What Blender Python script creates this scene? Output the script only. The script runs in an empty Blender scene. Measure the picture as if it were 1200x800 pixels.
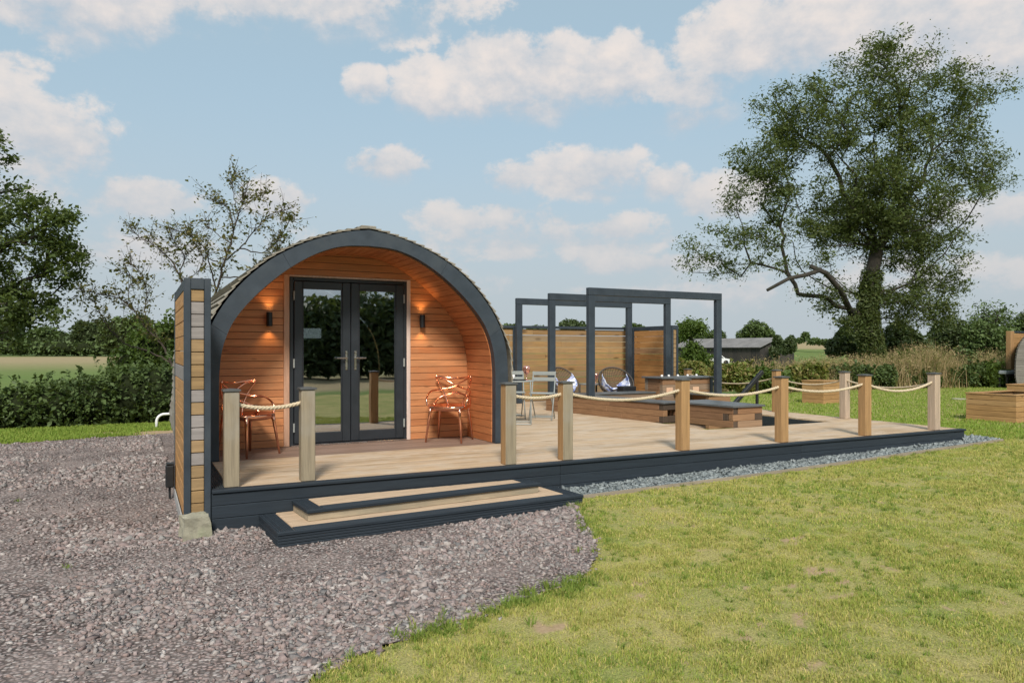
import bpy, bmesh, math, random
import numpy as np
from mathutils import Vector, Matrix, Euler
random.seed(7)
RNG = np.random.default_rng(11)
sc = bpy.context.scene
COL = sc.collection
R = math.radians

# ------------------------------------------------------------------ camera
F_PX, YAW, HOR, CAM_H = 854.2, R(27.16), 409.4, 1.546
SA, CA = math.sin(YAW), math.cos(YAW)
ZD = 0.342                                   # deck level
cam_d = bpy.data.cameras.new('camera')
cam = bpy.data.objects.new('camera', cam_d)
COL.objects.link(cam)
cam_d.sensor_width = 36.0
cam_d.lens = F_PX / 1200 * 36
cam_d.shift_y = (HOR - 400) / 1200
cam_d.clip_end = 6000
cam.location = (0, 0, CAM_H)
cam.rotation_euler = (R(90), 0, -YAW)
sc.camera = cam


def ray(px):
    u = (px - 600) / F_PX
    return SA + u * CA, CA - u * SA


def at(px, py, d):
    """world point seen at a photo position, d metres away along the view axis (used for surveying only)"""
    x, y = ray(px)
    return np.array((x * d, y * d, CAM_H - (py - HOR) * d / F_PX))


# ------------------------------------------------------------------ noise
def _hash(ix, iy, iz):
    h = (ix.astype(np.int64) * 374761393 + iy.astype(np.int64) * 668265263 + iz.astype(np.int64) * 1274126177) & 0xffffffff
    h = ((h ^ (h >> 13)) * 1103515245) & 0xffffffff
    return ((h ^ (h >> 16)) & 0xffff) / 65535.0


def vnoise(p, s=1.0):
    p = np.asarray(p, float) * s
    i = np.floor(p).astype(np.int64)
    f = p - i
    f = f * f * (3 - 2 * f)
    r = 0
    for dx in (0, 1):
        for dy in (0, 1):
            for dz in (0, 1):
                w = (f[:, 0] if dx else 1 - f[:, 0]) * (f[:, 1] if dy else 1 - f[:, 1]) * (f[:, 2] if dz else 1 - f[:, 2])
                r = r + w * _hash(i[:, 0] + dx, i[:, 1] + dy, i[:, 2] + dz)
    return r


def fbm(p, s=1.0, o=4):
    r = 0
    a = 0.5
    for k in range(o):
        r = r + a * vnoise(p + 17.3 * k, s)
        s *= 2.03
        a *= 0.5
    return r / (1 - 0.5 ** o)


# ------------------------------------------------------------------ mesh helpers
class MB:
    def __init__(s):
        s.v = []
        s.f = []
        s.m = []
        s.cur = 0

    def add(s, vs, fs):
        b = len(s.v)
        s.v += [tuple(map(float, x)) for x in vs]
        for q in fs:
            s.f.append(tuple(b + i for i in q))
            s.m.append(s.cur)

    def box(s, x0, x1, y0, y1, z0, z1, c=0.004, M=None):
        """chamfered box"""
        ctr = ((x0 + x1) / 2, (y0 + y1) / 2, (z0 + z1) / 2)
        h = (abs(x1 - x0) / 2, abs(y1 - y0) / 2, abs(z1 - z0) / 2)
        c = min(c, min(h) * 0.45)
        vs, ix = [], {}
        for sx in (-1, 1):
            for sy in (-1, 1):
                for sz in (-1, 1):
                    sg = (sx, sy, sz)
                    for a in range(3):
                        ix[(sg, a)] = len(vs)
                        vs.append(tuple(ctr[k] + sg[k] * (h[k] - (0 if k == a else c)) for k in range(3)))
        fs = []

        def sgn(a, va, b, vb, e, ve):
            t = [0, 0, 0]
            t[a], t[b], t[e] = va, vb, ve
            return tuple(t)
        for a in range(3):
            b, e = (a + 1) % 3, (a + 2) % 3
            for va in (-1, 1):
                q = [ix[(sgn(a, va, b, i, e, j), a)] for i, j in ((-1, -1), (1, -1), (1, 1), (-1, 1))]
                fs.append(q if va > 0 else q[::-1])
        for e in range(3):
            a, b = (e + 1) % 3, (e + 2) % 3
            for va in (-1, 1):
                for vb in (-1, 1):
                    q = [ix[(sgn(a, va, b, vb, e, -1), a)], ix[(sgn(a, va, b, vb, e, 1), a)],
                         ix[(sgn(a, va, b, vb, e, 1), b)], ix[(sgn(a, va, b, vb, e, -1), b)]]
                    fs.append(q if va * vb < 0 else q[::-1])
        for sx in (-1, 1):
            for sy in (-1, 1):
                for sz in (-1, 1):
                    q = [ix[((sx, sy, sz), a)] for a in range(3)]
                    fs.append(q if sx * sy * sz > 0 else q[::-1])
        if M is not None:
            vs = [tuple(M @ Vector(p)) for p in vs]
        s.add(vs, fs)

    def tube(s, pts, r, n=8, cap=True):
        P = [Vector(p) for p in pts]
        rs = r if isinstance(r, (list, tuple, np.ndarray)) else [r] * len(P)
        up = None
        vs = []
        for i, p in enumerate(P):
            t = (P[min(i + 1, len(P) - 1)] - P[max(i - 1, 0)])
            if t.length < 1e-9:
                t = Vector((0, 0, 1))
            t.normalize()
            if up is None:
                up = Vector((0, 0, 1)) if abs(t.z) < 0.9 else Vector((1, 0, 0))
            a = up - t * up.dot(t)
            if a.length < 1e-6:
                a = Vector((1, 0, 0)) - t * t.x
            a.normalize()
            up = a
            b = t.cross(a)
            for k in range(n):
                an = 2 * math.pi * k / n
                vs.append(p + (a * math.cos(an) + b * math.sin(an)) * rs[i])
        fs = []
        for i in range(len(P) - 1):
            for k in range(n):
                k2 = (k + 1) % n
                fs.append((i * n + k, i * n + k2, (i + 1) * n + k2, (i + 1) * n + k))
        if cap:
            fs.append(tuple(range(n))[::-1])
            fs.append(tuple((len(P) - 1) * n + k for k in range(n)))
        s.add(vs, fs)

    def lathe(s, prof, n=20, o=(0, 0, 0)):
        vs = []
        for r, z in prof:
            for k in range(n):
                an = 2 * math.pi * k / n
                vs.append((o[0] + r * math.cos(an), o[1] + r * math.sin(an), o[2] + z))
        fs = []
        for i in range(len(prof) - 1):
            for k in range(n):
                k2 = (k + 1) % n
                fs.append((i * n + k, i * n + k2, (i + 1) * n + k2, (i + 1) * n + k))
        fs.append(tuple(range(n))[::-1])
        fs.append(tuple((len(prof) - 1) * n + k for k in range(n)))
        s.add(vs, fs)

    def prism(s, poly, a0, a1, plane='xz'):
        """polygon in a plane extruded along the third axis"""
        def mk(p, t):
            return {'xz': (p[0], t, p[1]), 'xy': (p[0], p[1], t), 'yz': (t, p[0], p[1])}[plane]
        n = len(poly)
        vs = [mk(p, a0) for p in poly] + [mk(p, a1) for p in poly]
        fs = [tuple(range(n)), tuple(range(2 * n - 1, n - 1, -1))]
        for k in range(n):
            k2 = (k + 1) % n
            fs.append((k2, k, n + k, n + k2))
        s.add(vs, fs)


def link(o, parent=None):
    COL.objects.link(o)
    if parent is not None:
        o.parent = parent
    return o


def tag(o, label=None, cat=None, group=None, kind=None):
    if label:
        o['label'] = label
    if cat:
        o['category'] = cat
    if group:
        o['group'] = group
    if kind:
        o['kind'] = kind
    return o


def wloc(o):
    p = Vector((0, 0, 0))
    while o is not None:
        p += o.location
        o = o.parent
    return p


def obj(name, mb, mat, parent=None, smooth=False, local=False, fix=True, origin=None):
    me = bpy.data.meshes.new(name)
    off = Vector((0, 0, 0))
    if parent is not None and not local:
        off = wloc(parent)
    elif parent is None and not local:
        if origin is None:
            a = np.array(mb.v)
            off = Vector(((a[:, 0].min() + a[:, 0].max()) / 2, (a[:, 1].min() + a[:, 1].max()) / 2, a[:, 2].min()))
        else:
            off = Vector(origin)
    me.from_pydata([(v[0] - off.x, v[1] - off.y, v[2] - off.z) for v in mb.v], [], mb.f)
    if fix:
        bm = bmesh.new()
        bm.from_mesh(me)
        bmesh.ops.recalc_face_normals(bm, faces=bm.faces)
        bm.to_mesh(me)
        bm.free()
    mats = mat if isinstance(mat, (list, tuple)) else [mat]
    for m in mats:
        me.materials.append(m)
    if len(mats) > 1:
        me.polygons.foreach_set('material_index', mb.m)
    if smooth:
        me.polygons.foreach_set('use_smooth', [True] * len(me.polygons))
    o = bpy.data.objects.new(name, me)
    if parent is None:
        o.location = off
    return link(o, parent)


def np_obj(name, V, Fq, mat, parent=None, smooth=False, attrs=None):
    """fast mesh from arrays; Fq is (n,k) with constant k"""
    me = bpy.data.meshes.new(name)
    V = np.asarray(V, np.float32)
    if parent is not None:
        w = wloc(parent)
        V = V - np.array((w.x, w.y, w.z), np.float32)
    Fq = np.asarray(Fq, np.int32)
    n, k = Fq.shape
    me.vertices.add(len(V))
    me.vertices.foreach_set('co', V.ravel())
    me.loops.add(n * k)
    me.loops.foreach_set('vertex_index', Fq.ravel())
    me.polygons.add(n)
    me.polygons.foreach_set('loop_start', np.arange(0, n * k, k, dtype=np.int32))
    me.polygons.foreach_set('loop_total', np.full(n, k, np.int32))
    if smooth:
        me.polygons.foreach_set('use_smooth', np.ones(n, bool))
    me.update(calc_edges=True)
    for an, av in (attrs or {}).items():
        at_ = me.attributes.new(an, 'FLOAT', 'POINT')
        at_.data.foreach_set('value', np.asarray(av, np.float32))
    me.materials.append(mat)
    return link(bpy.data.objects.new(name, me), parent)


def thing(name, label, cat, loc=(0, 0, 0), rz=0.0, group=None):
    o = bpy.data.objects.new(name, None)
    o.empty_display_size = 0.2
    o.location = loc
    o.rotation_euler = (0, 0, rz)
    link(o)
    return tag(o, label, cat, group)


def dup(root, loc, rz=0.0, label=None):
    r = root.copy()
    link(r)
    r.location = loc
    r.rotation_euler = (0, 0, rz)
    if label:
        r['label'] = label
    for ch in list(root.children):
        c = ch.copy()
        link(c, r)
        for g in list(ch.children):
            link(g.copy(), c)
    return r


# ------------------------------------------------------------------ materials
class NT:
    def __init__(s, tree):
        s.t = tree
        s.n = tree.nodes
        s.l = tree.links

    def new(s, t, **kw):
        n = s.n.new(t)
        for k, v in kw.items():
            setattr(n, k, v)
        return n

    def set(s, sock, v):
        if isinstance(v, bpy.types.NodeSocket):
            s.l.new(v, sock)
        elif v is not None:
            if sock.type == 'RGBA' and len(v) == 3:
                v = (*v, 1)
            sock.default_value = v

    def math(s, op, a, b=None, c=None, clamp=False):
        n = s.new('ShaderNodeMath', operation=op, use_clamp=clamp)
        for i, v in enumerate((a, b, c)):
            if v is not None:
                s.set(n.inputs[i], v)
        return n.outputs[0]

    def vmath(s, op, a, b=None):
        n = s.new('ShaderNodeVectorMath', operation=op)
        s.set(n.inputs[0], a)
        if b is not None:
            s.set(n.inputs[1], b)
        return n.outputs[0]

    def noise(s, vec, scale, detail=3, rough=0.55, dist=0.0):
        n = s.new('ShaderNodeTexNoise')
        s.set(n.inputs['Vector'], vec)
        n.inputs['Scale'].default_value = scale
        n.inputs['Detail'].default_value = detail
        n.inputs['Roughness'].default_value = rough
        n.inputs['Distortion'].default_value = dist
        return n.outputs['Fac']

    def ramp(s, fac, stops):
        n = s.new('ShaderNodeValToRGB')
        s.set(n.inputs[0], fac)
        e = n.color_ramp.elements
        while len(e) < len(stops):
            e.new(0.5)
        for i, (p, c) in enumerate(stops):
            e[i].position = p
            e[i].color = (*c, 1) if len(c) == 3 else c
        return n.outputs[0]

    def mix(s, fac, a, b, mode='MIX'):
        n = s.new('ShaderNodeMix', data_type='RGBA', blend_type=mode)
        s.set(n.inputs[0], fac)
        s.set(n.inputs[6], a)
        s.set(n.inputs[7], b)
        return n.outputs[2]

    def maprange(s, v, a, b, c=0.0, d=1.0, smooth=False):
        n = s.new('ShaderNodeMapRange')
        if smooth:
            n.interpolation_type = 'SMOOTHSTEP'
        s.set(n.inputs[0], v)
        for i, x in enumerate((a, b, c, d)):
            n.inputs[i + 1].default_value = x
        return n.outputs[0]

    def bump(s, h, strength=0.3, dist=0.01):
        n = s.new('ShaderNodeBump')
        n.inputs['Strength'].default_value = strength
        n.inputs['Distance'].default_value = dist
        s.set(n.inputs['Height'], h)
        return n.outputs[0]


def material(name):
    m = bpy.data.materials.new(name)
    m.use_nodes = True
    nt = NT(m.node_tree)
    bs = m.node_tree.nodes['Principled BSDF']
    return m, nt, bs


def plain(name, c, rough=0.5, metal=0.0, spec=0.5, var=0.12, scale=8, bump=0.15, dirt=None):
    m, nt, bs = material(name)
    tc = nt.new('ShaderNodeTexCoord').outputs['Object']
    n = nt.noise(tc, scale, 5, 0.6)
    lo = tuple(x * (1 - var) for x in c)
    hi = tuple(min(1, x * (1 + var)) for x in c)
    col = nt.ramp(n, [(0.3, lo), (0.7, hi)])
    if dirt:
        n2 = nt.noise(tc, scale * 0.4, 6, 0.65)
        col = nt.mix(nt.maprange(n2, 0.52, 0.72), col, dirt)
    nt.set(bs.inputs['Base Color'], col)
    nt.set(bs.inputs['Roughness'], nt.maprange(n, 0.2, 0.8, max(0, rough - 0.08), min(1, rough + 0.1)))
    bs.inputs['Metallic'].default_value = metal
    bs.inputs['Specular IOR Level'].default_value = spec
    if bump:
        nt.set(bs.inputs['Normal'], nt.bump(nt.noise(tc, scale * 6, 4), bump, 0.004))
    return m


def wood(name, cols, axis='X', rough=0.65, grain=1.0, knots=0.8, grey=None, greyamt=0.5, spec=0.3, kr=0.17, ks=0.9):
    """boards: every mesh island is one board with its own tone, grain runs along `axis`"""
    m, nt, bs = material(name)
    tc = nt.new('ShaderNodeTexCoord').outputs['Object']
    geo = nt.new('ShaderNodeNewGeometry')
    rnd = geo.outputs['Random Per Island']
    cmb = nt.new('ShaderNodeCombineXYZ')
    r1 = nt.math('MULTIPLY', rnd, 41.7)
    r2 = nt.math('MULTIPLY', nt.math('FRACT', nt.math('MULTIPLY', rnd, 97.3)), 23.0)
    nt.set(cmb.inputs[0], r1)
    nt.set(cmb.inputs[1], r2)
    nt.set(cmb.inputs[2], nt.math('ADD', r1, r2))
    v = nt.vmath('ADD', tc, cmb.outputs[0])
    k = {'X': (1.4, 22, 22), 'Y': (22, 1.4, 22), 'Z': (22, 22, 1.4)}[axis]
    vs = nt.vmath('MULTIPLY', v, k)
    g1 = nt.noise(vs, 1.3 * grain, 6, 0.65, 0.6)
    g2 = nt.noise(vs, 5.0 * grain, 3, 0.6, 0.2)
    base = nt.ramp(nt.math('FRACT', nt.math('MULTIPLY', rnd, 7.31)),
                   [(i / max(1, len(cols) - 1), c) for i, c in enumerate(cols)])
    col = nt.mix(nt.maprange(g1, 0.36, 0.72), nt.mix(0.62, base, (0, 0, 0)), base)
    col = nt.mix(0.55, base, col)
    col = nt.mix(nt.math('MULTIPLY', nt.maprange(g2, 0.55, 0.8), 0.35), col, nt.mix(0.5, base, (0.02, 0.012, 0.006)))
    if grey:
        big = nt.noise(v, 2.3, 4, 0.6)
        col = nt.mix(nt.math('MULTIPLY', nt.maprange(big, 0.42, 0.62), greyamt), col, grey)
    if knots:
        kk = {'X': (3.2, 9, 9), 'Y': (9, 3.2, 9), 'Z': (9, 9, 3.2)}[axis]
        vo = nt.new('ShaderNodeTexVoronoi')
        nt.set(vo.inputs['Vector'], nt.vmath('MULTIPLY', v, kk))
        vo.inputs['Scale'].default_value = ks
        kn = nt.maprange(vo.outputs['Distance'], kr * 0.4, kr, 1, 0)
        cs = nt.new('ShaderNodeSeparateColor')
        nt.l.new(vo.outputs['Color'], cs.inputs[0])
        sel = nt.math('GREATER_THAN', cs.outputs[0], 0.55)
        col = nt.mix(nt.math('MULTIPLY', nt.math('MULTIPLY', kn, sel), knots), col, nt.mix(0.25, (0.03, 0.015, 0.007), base))
    nt.set(bs.inputs['Base Color'], col)
    nt.set(bs.inputs['Roughness'], nt.maprange(g1, 0.3, 0.7, rough + 0.1, rough - 0.1))
    bs.inputs['Specular IOR Level'].default_value = spec
    nt.set(bs.inputs['Normal'], nt.bump(nt.math('ADD', g1, nt.math('MULTIPLY', g2, 0.5)), 0.35, 0.004))
    return m


def leafmat(name, cols, trans=0.35, rough=0.55, patch=None):
    m, nt, bs = material(name)
    geo = nt.new('ShaderNodeNewGeometry')
    rnd = geo.outputs['Random Per Island']
    col = nt.ramp(rnd, [(i / max(1, len(cols) - 1), c) for i, c in enumerate(cols)])
    if patch:
        n = nt.noise(geo.outputs['Position'], patch[0], 3, 0.6)
        col = nt.mix(nt.math('MULTIPLY', nt.maprange(n, 0.4, 0.65), patch[2]), col, patch[1])
    nt.set(bs.inputs['Base Color'], col)
    bs.inputs['Roughness'].default_value = rough
    bs.inputs['Specular IOR Level'].default_value = 0.25
    tr = nt.new('ShaderNodeBsdfTranslucent')
    nt.set(tr.inputs[0], nt.mix(0.5, col, (0.25, 0.32, 0.03), 'MIX'))
    ms = nt.new('ShaderNodeMixShader')
    ms.inputs[0].default_value = trans
    out = [n for n in nt.n if n.type == 'OUTPUT_MATERIAL'][0]
    nt.l.new(bs.outputs[0], ms.inputs[1])
    nt.l.new(tr.outputs[0], ms.inputs[2])
    nt.l.new(ms.outputs[0], out.inputs[0])
    return m


M = {}
M['anth'] = plain('anthracite_paint', (0.030, 0.042, 0.055), 0.5, var=0.18, scale=5, bump=0.12, dirt=(0.048, 0.060, 0.070))
M['anth_wood'] = wood('anthracite_boards', [(0.024, 0.034, 0.045), (0.031, 0.043, 0.056), (0.027, 0.038, 0.050)], 'X', 0.6, knots=0.0)
M['anth_wood_y'] = wood('anthracite_boards_depth', [(0.035, 0.048, 0.058), (0.045, 0.058, 0.068)], 'Y', 0.6, knots=0.0)
M['frame'] = plain('door_frame_paint', (0.018, 0.023, 0.029), 0.42, var=0.1, bump=0.05)
M['cedar'] = wood('cedar_cladding', [(0.60, 0.240, 0.094), (0.67, 0.290, 0.122), (0.50, 0.185, 0.072), (0.70, 0.325, 0.145), (0.61, 0.245, 0.100)], 'X', 0.5, knots=0.7, grey=(0.42, 0.215, 0.105), greyamt=0.5)
M['cedar_y'] = wood('cedar_lining', [(0.56, 0.205, 0.078), (0.61, 0.240, 0.093), (0.47, 0.165, 0.062), (0.63, 0.255, 0.102)], 'Y', 0.5, knots=0.5)
M['trim'] = wood('cedar_trim', [(0.55, 0.27, 0.13)], 'Z', 0.5, knots=0.3)
M['deck'] = wood('deck_boards', [(0.56, 0.405, 0.250), (0.62, 0.46, 0.30), (0.50, 0.36, 0.225), (0.60, 0.44, 0.285)], 'X', 0.6, knots=0.5,
                 grey=(0.52, 0.425, 0.32), greyamt=0.75)
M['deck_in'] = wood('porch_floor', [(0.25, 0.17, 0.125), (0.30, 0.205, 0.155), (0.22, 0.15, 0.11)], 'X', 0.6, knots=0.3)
M['tread'] = wood('tread_inlay', [(0.50, 0.37, 0.25), (0.56, 0.42, 0.29)], 'X', 0.6, knots=0.3)
M['riser'] = wood('riser_timber', [(0.40, 0.29, 0.15)], 'X', 0.6, grey=(0.25, 0.23, 0.17), greyamt=0.6)
M['post_grey'] = wood('weathered_post', [(0.34, 0.285, 0.195), (0.38, 0.32, 0.225)], 'Z', 0.7, grey=(0.30, 0.275, 0.225), greyamt=0.7)
M['post_tan'] = wood('tan_post', [(0.46, 0.275, 0.125), (0.50, 0.30, 0.14)], 'Z', 0.65)
M['post_pale'] = wood('pale_post', [(0.47, 0.33, 0.205)], 'Z', 0.65)
M['cap'] = plain('grey_cap', (0.085, 0.088, 0.085), 0.55)
M['slat'] = wood('screen_boards', [(0.37, 0.245, 0.115), (0.33, 0.215, 0.10), (0.41, 0.28, 0.145), (0.30, 0.205, 0.10)], 'X', 0.62)
M['slat_y'] = wood('screen_boards_depth', [(0.54, 0.29, 0.105), (0.60, 0.34, 0.14), (0.50, 0.26, 0.085), (0.58, 0.31, 0.12)], 'Y', 0.62)
M['slat_grey'] = wood('weathered_boards', [(0.36, 0.33, 0.31), (0.31, 0.285, 0.265)], 'X', 0.7, knots=0.6)
M['fence'] = wood('fence_boards', [(0.40, 0.245, 0.10), (0.46, 0.29, 0.13), (0.30, 0.18, 0.075), (0.43, 0.26, 0.105), (0.34, 0.25, 0.145), (0.38, 0.215, 0.085)], 'X', 0.65, knots=0.9,
                  grey=(0.26, 0.17, 0.09), greyamt=0.65, kr=0.24, ks=0.62)
M['fence_y'] = wood('fence_boards_depth', [(0.50, 0.25, 0.085), (0.56, 0.29, 0.105), (0.45, 0.22, 0.075), (0.42, 0.30, 0.20)], 'Y', 0.65, knots=0.9, kr=0.22, ks=0.7)
M['sleeper'] = wood('sleeper_timber_depth', [(0.30, 0.165, 0.085), (0.36, 0.205, 0.105), (0.26, 0.14, 0.075), (0.34, 0.19, 0.10)], 'Y', 0.7)
M['sleeper_x'] = wood('sleeper_timber', [(0.30, 0.165, 0.085), (0.36, 0.22, 0.12), (0.30, 0.24, 0.18), (0.25, 0.14, 0.075)], 'X', 0.7)
M['sleeper_end'] = wood('sleeper_end_grain', [(0.085, 0.06, 0.042), (0.12, 0.085, 0.06), (0.07, 0.05, 0.036)], 'Z', 0.8, knots=0)
M['planter'] = wood('planter_boards', [(0.50, 0.30, 0.13), (0.44, 0.255, 0.105), (0.54, 0.34, 0.16)], 'X', 0.65)
M['planter_y'] = wood('planter_boards_depth', [(0.50, 0.30, 0.13), (0.44, 0.255, 0.105), (0.54, 0.34, 0.16)], 'Y', 0.65)
M['seatcap'] = plain('dark_seat_cap', (0.10, 0.108, 0.112), 0.38, var=0.2, scale=4)
M['shingle'] = wood('weathered_feather_edge', [(0.30, 0.275, 0.215), (0.36, 0.33, 0.26), (0.25, 0.225, 0.175), (0.33, 0.295, 0.235)], 'Y', 0.8, knots=0.2,
                    grey=(0.33, 0.32, 0.285), greyamt=0.6)
M['shingle_b'] = wood('silver_feather_edge', [(0.24, 0.225, 0.20), (0.29, 0.27, 0.245), (0.21, 0.195, 0.175)], 'Y', 0.8, knots=0.1)
M['shingle_b2'] = wood('silver_boards', [(0.27, 0.25, 0.225), (0.31, 0.29, 0.265), (0.23, 0.215, 0.19)], 'X', 0.8, knots=0.1)
M['rope'] = plain('natural_rope', (0.56, 0.47, 0.33), 0.9, var=0.22, scale=60, bump=0.5, spec=0.1)
M['copper'] = plain('polished_copper', (0.83, 0.43, 0.29), 0.16, metal=1.0, var=0.05, bump=0.0)
M['steel'] = plain('brushed_steel', (0.62, 0.60, 0.57), 0.25, metal=1.0, var=0.05, bump=0.0)
M['black'] = plain('black_metal', (0.012, 0.013, 0.014), 0.45, bump=0.05)
M['greymetal'] = plain('grey_painted_metal', (0.27, 0.295, 0.285), 0.5, var=0.08, bump=0.05)
M['rattan'] = plain('brown_grey_wicker', (0.085, 0.07, 0.058), 0.7, scale=30)
M['white'] = plain('white_plastic', (0.78, 0.78, 0.77), 0.4, var=0.05, bump=0.0)
M['stone'] = plain('sandstone', (0.30, 0.285, 0.215), 0.9, var=0.3, scale=9, bump=0.8, dirt=(0.24, 0.26, 0.16))
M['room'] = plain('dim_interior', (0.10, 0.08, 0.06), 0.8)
M['pink'] = plain('copper_glassware', (0.86, 0.42, 0.34), 0.12, metal=0.85, var=0.05, bump=0)
M['barnwall'] = wood('dark_barn_boards', [(0.045, 0.042, 0.04), (0.06, 0.055, 0.05), (0.075, 0.066, 0.058)], 'Z', 0.8, knots=0)
M['barnroof'] = plain('fibre_cement_roof', (0.19, 0.185, 0.18), 0.85, var=0.25, scale=0.6, dirt=(0.14, 0.135, 0.12))
M['bark'] = plain('bark', (0.036, 0.031, 0.024), 0.95, var=0.45, scale=6, bump=0.9, dirt=(0.03, 0.038, 0.02))
M['bark_grey'] = plain('twig_bark', (0.062, 0.048, 0.036), 0.95, var=0.3, scale=10, bump=0.6)
M['carpaint'] = plain('white_car_paint', (0.7, 0.71, 0.72), 0.3, var=0.03, bump=0)

# throw: blue and white pattern
m, nt, bs = material('blue_white_fabric')
tc = nt.new('ShaderNodeTexCoord').outputs['Object']
n = nt.noise(tc, 14, 4, 0.6, 0.8)
nt.set(bs.inputs['Base Color'], nt.ramp(n, [(0.36, (0.16, 0.22, 0.50)), (0.46, (0.34, 0.40, 0.68)), (0.54, (0.74, 0.77, 0.85)), (0.8, (0.80, 0.81, 0.86))]))
bs.inputs['Roughness'].default_value = 0.9
nt.set(bs.inputs['Normal'], nt.bump(nt.noise(tc, 120, 2), 0.4, 0.004))
M['throw'] = m

# window glass: coated double glazing, reflects and lets some light through
m, nt, bs = material('coated_glazing')
gl = nt.new('ShaderNodeBsdfGlossy')
gl.inputs['Roughness'].default_value = 0.012
gl.inputs['Color'].default_value = (0.92, 0.95, 1.0, 1)
trn = nt.new('ShaderNodeBsdfTransparent')
trn.inputs['Color'].default_value = (0.62, 0.66, 0.64, 1)
fr = nt.new('ShaderNodeFresnel')
fr.inputs['IOR'].default_value = 1.5
ms = nt.new('ShaderNodeMixShader')
nt.set(ms.inputs[0], nt.math('ADD', nt.math('MULTIPLY', fr.outputs[0], 1.2), 0.42, clamp=True))
nt.l.new(trn.outputs[0], ms.inputs[1])
nt.l.new(gl.outputs[0], ms.inputs[2])
tcg = nt.new('ShaderNodeTexCoord').outputs['Object']
nt.set(gl.inputs['Normal'], nt.bump(nt.noise(tcg, 1.7, 1), 0.03, 0.05))
nt.l.new(ms.outputs[0], [x for x in nt.n if x.type == 'OUTPUT_MATERIAL'][0].inputs[0])
M['glass'] = m

m, nt, bs = material('lamp_lens')
bs.inputs['Emission Color'].default_value = (1.0, 0.62, 0.28, 1)
bs.inputs['Emission Strength'].default_value = 12
M['lens'] = m


def stonemat(name, cols, rough=0.85, spec=0.3):
    m, nt, bs = material(name)
    geo = nt.new('ShaderNodeNewGeometry')
    col = nt.ramp(geo.outputs['Random Per Island'], [(i / (len(cols) - 1), c) for i, c in enumerate(cols)])
    n = nt.noise(geo.outputs['Position'], 60, 3)
    col = nt.mix(nt.maprange(n, 0.3, 0.7), nt.mix(0.35, col, (0.03, 0.03, 0.03)), col)
    nt.set(bs.inputs['Base Color'], col)
    bs.inputs['Roughness'].default_value = rough
    bs.inputs['Specular IOR Level'].default_value = spec
    nt.set(bs.inputs['Normal'], nt.bump(nt.noise(geo.outputs['Position'], 150, 3), 0.4, 0.004))
    return m


GRAV = [tuple(x * 1.2 for x in c) for c in [(0.17, 0.13, 0.122), (0.26, 0.20, 0.188), (0.21, 0.185, 0.175), (0.33, 0.265, 0.25), (0.15, 0.145, 0.143), (0.29, 0.215, 0.195),
        (0.24, 0.235, 0.225), (0.38, 0.335, 0.31), (0.20, 0.15, 0.138), (0.30, 0.255, 0.24), (0.085, 0.075, 0.072), (0.44, 0.40, 0.375), (0.12, 0.105, 0.10), (0.27, 0.20, 0.175)]]
M['gravel'] = stonemat('gravel_stones', GRAV)
M['slate'] = stonemat('slate_chips', [(0.17, 0.20, 0.205), (0.26, 0.30, 0.30), (0.13, 0.155, 0.165), (0.34, 0.38, 0.38), (0.21, 0.25, 0.255)], 0.7, 0.4)

# gravel bed
m, nt, bs = material('gravel_bed')
geo = nt.new('ShaderNodeNewGeometry')
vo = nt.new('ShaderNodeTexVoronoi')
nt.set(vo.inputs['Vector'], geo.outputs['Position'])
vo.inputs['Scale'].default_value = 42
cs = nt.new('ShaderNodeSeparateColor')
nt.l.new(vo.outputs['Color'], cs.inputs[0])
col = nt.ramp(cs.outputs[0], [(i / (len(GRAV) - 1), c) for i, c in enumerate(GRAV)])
col = nt.mix(nt.maprange(vo.outputs['Distance'], 0.35, 0.62), col, (0.075, 0.06, 0.055))  # gaps between stone cells coloured darker as painted shade
fine = nt.noise(geo.outputs['Position'], 1.6, 5, 0.6)
col = nt.mix(nt.math('MULTIPLY', nt.maprange(fine, 0.45, 0.65), 0.55), col, (0.30, 0.25, 0.23))
nt.set(bs.inputs['Base Color'], col)
bs.inputs['Roughness'].default_value = 0.95
bs.inputs['Specular IOR Level'].default_value = 0.15
nt.set(bs.inputs['Normal'], nt.bump(nt.math('SUBTRACT', 1.0, vo.outputs['Distance']), 0.9, 0.012))
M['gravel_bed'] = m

# lawn soil and thatch
GRASS_G = (0.27, 0.315, 0.080)
GRASS_Y = (0.46, 0.405, 0.155)
m, nt, bs = material('lawn_turf')
geo = nt.new('ShaderNodeNewGeometry')
wa = nt.new('ShaderNodeAttribute')
wa.attribute_name = 'wear'
big = nt.noise(geo.outputs['Position'], 1.3, 5, 0.65)
fin = nt.noise(geo.outputs['Position'], 30, 6, 0.75)
col = nt.mix(nt.maprange(big, 0.36, 0.58), GRASS_G, GRASS_Y)
fn2 = nt.noise(geo.outputs['Position'], 95, 4, 0.7)
col = nt.mix(nt.maprange(fin, 0.30, 0.62), nt.mix(0.35, col, (0.06, 0.06, 0.02)), col)
col = nt.mix(nt.maprange(fn2, 0.36, 0.60), nt.mix(0.55, col, (0.05, 0.055, 0.015)), nt.mix(0.12, col, (0.6, 0.55, 0.3)))
dirt = nt.mix(nt.maprange(fin, 0.35, 0.65), (0.33, 0.235, 0.14), (0.43, 0.32, 0.20))
col = nt.mix(nt.maprange(nt.math('ADD', wa.outputs['Fac'], nt.math('MULTIPLY', nt.math('SUBTRACT', fin, 0.5), 0.6)), 0.45, 0.75), col, dirt)
nt.set(bs.inputs['Base Color'], col)
bs.inputs['Roughness'].default_value = 0.95
bs.inputs['Specular IOR Level'].default_value = 0.1
nt.set(bs.inputs['Normal'], nt.bump(fin, 0.7, 0.02))
M['lawn'] = m
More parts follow.
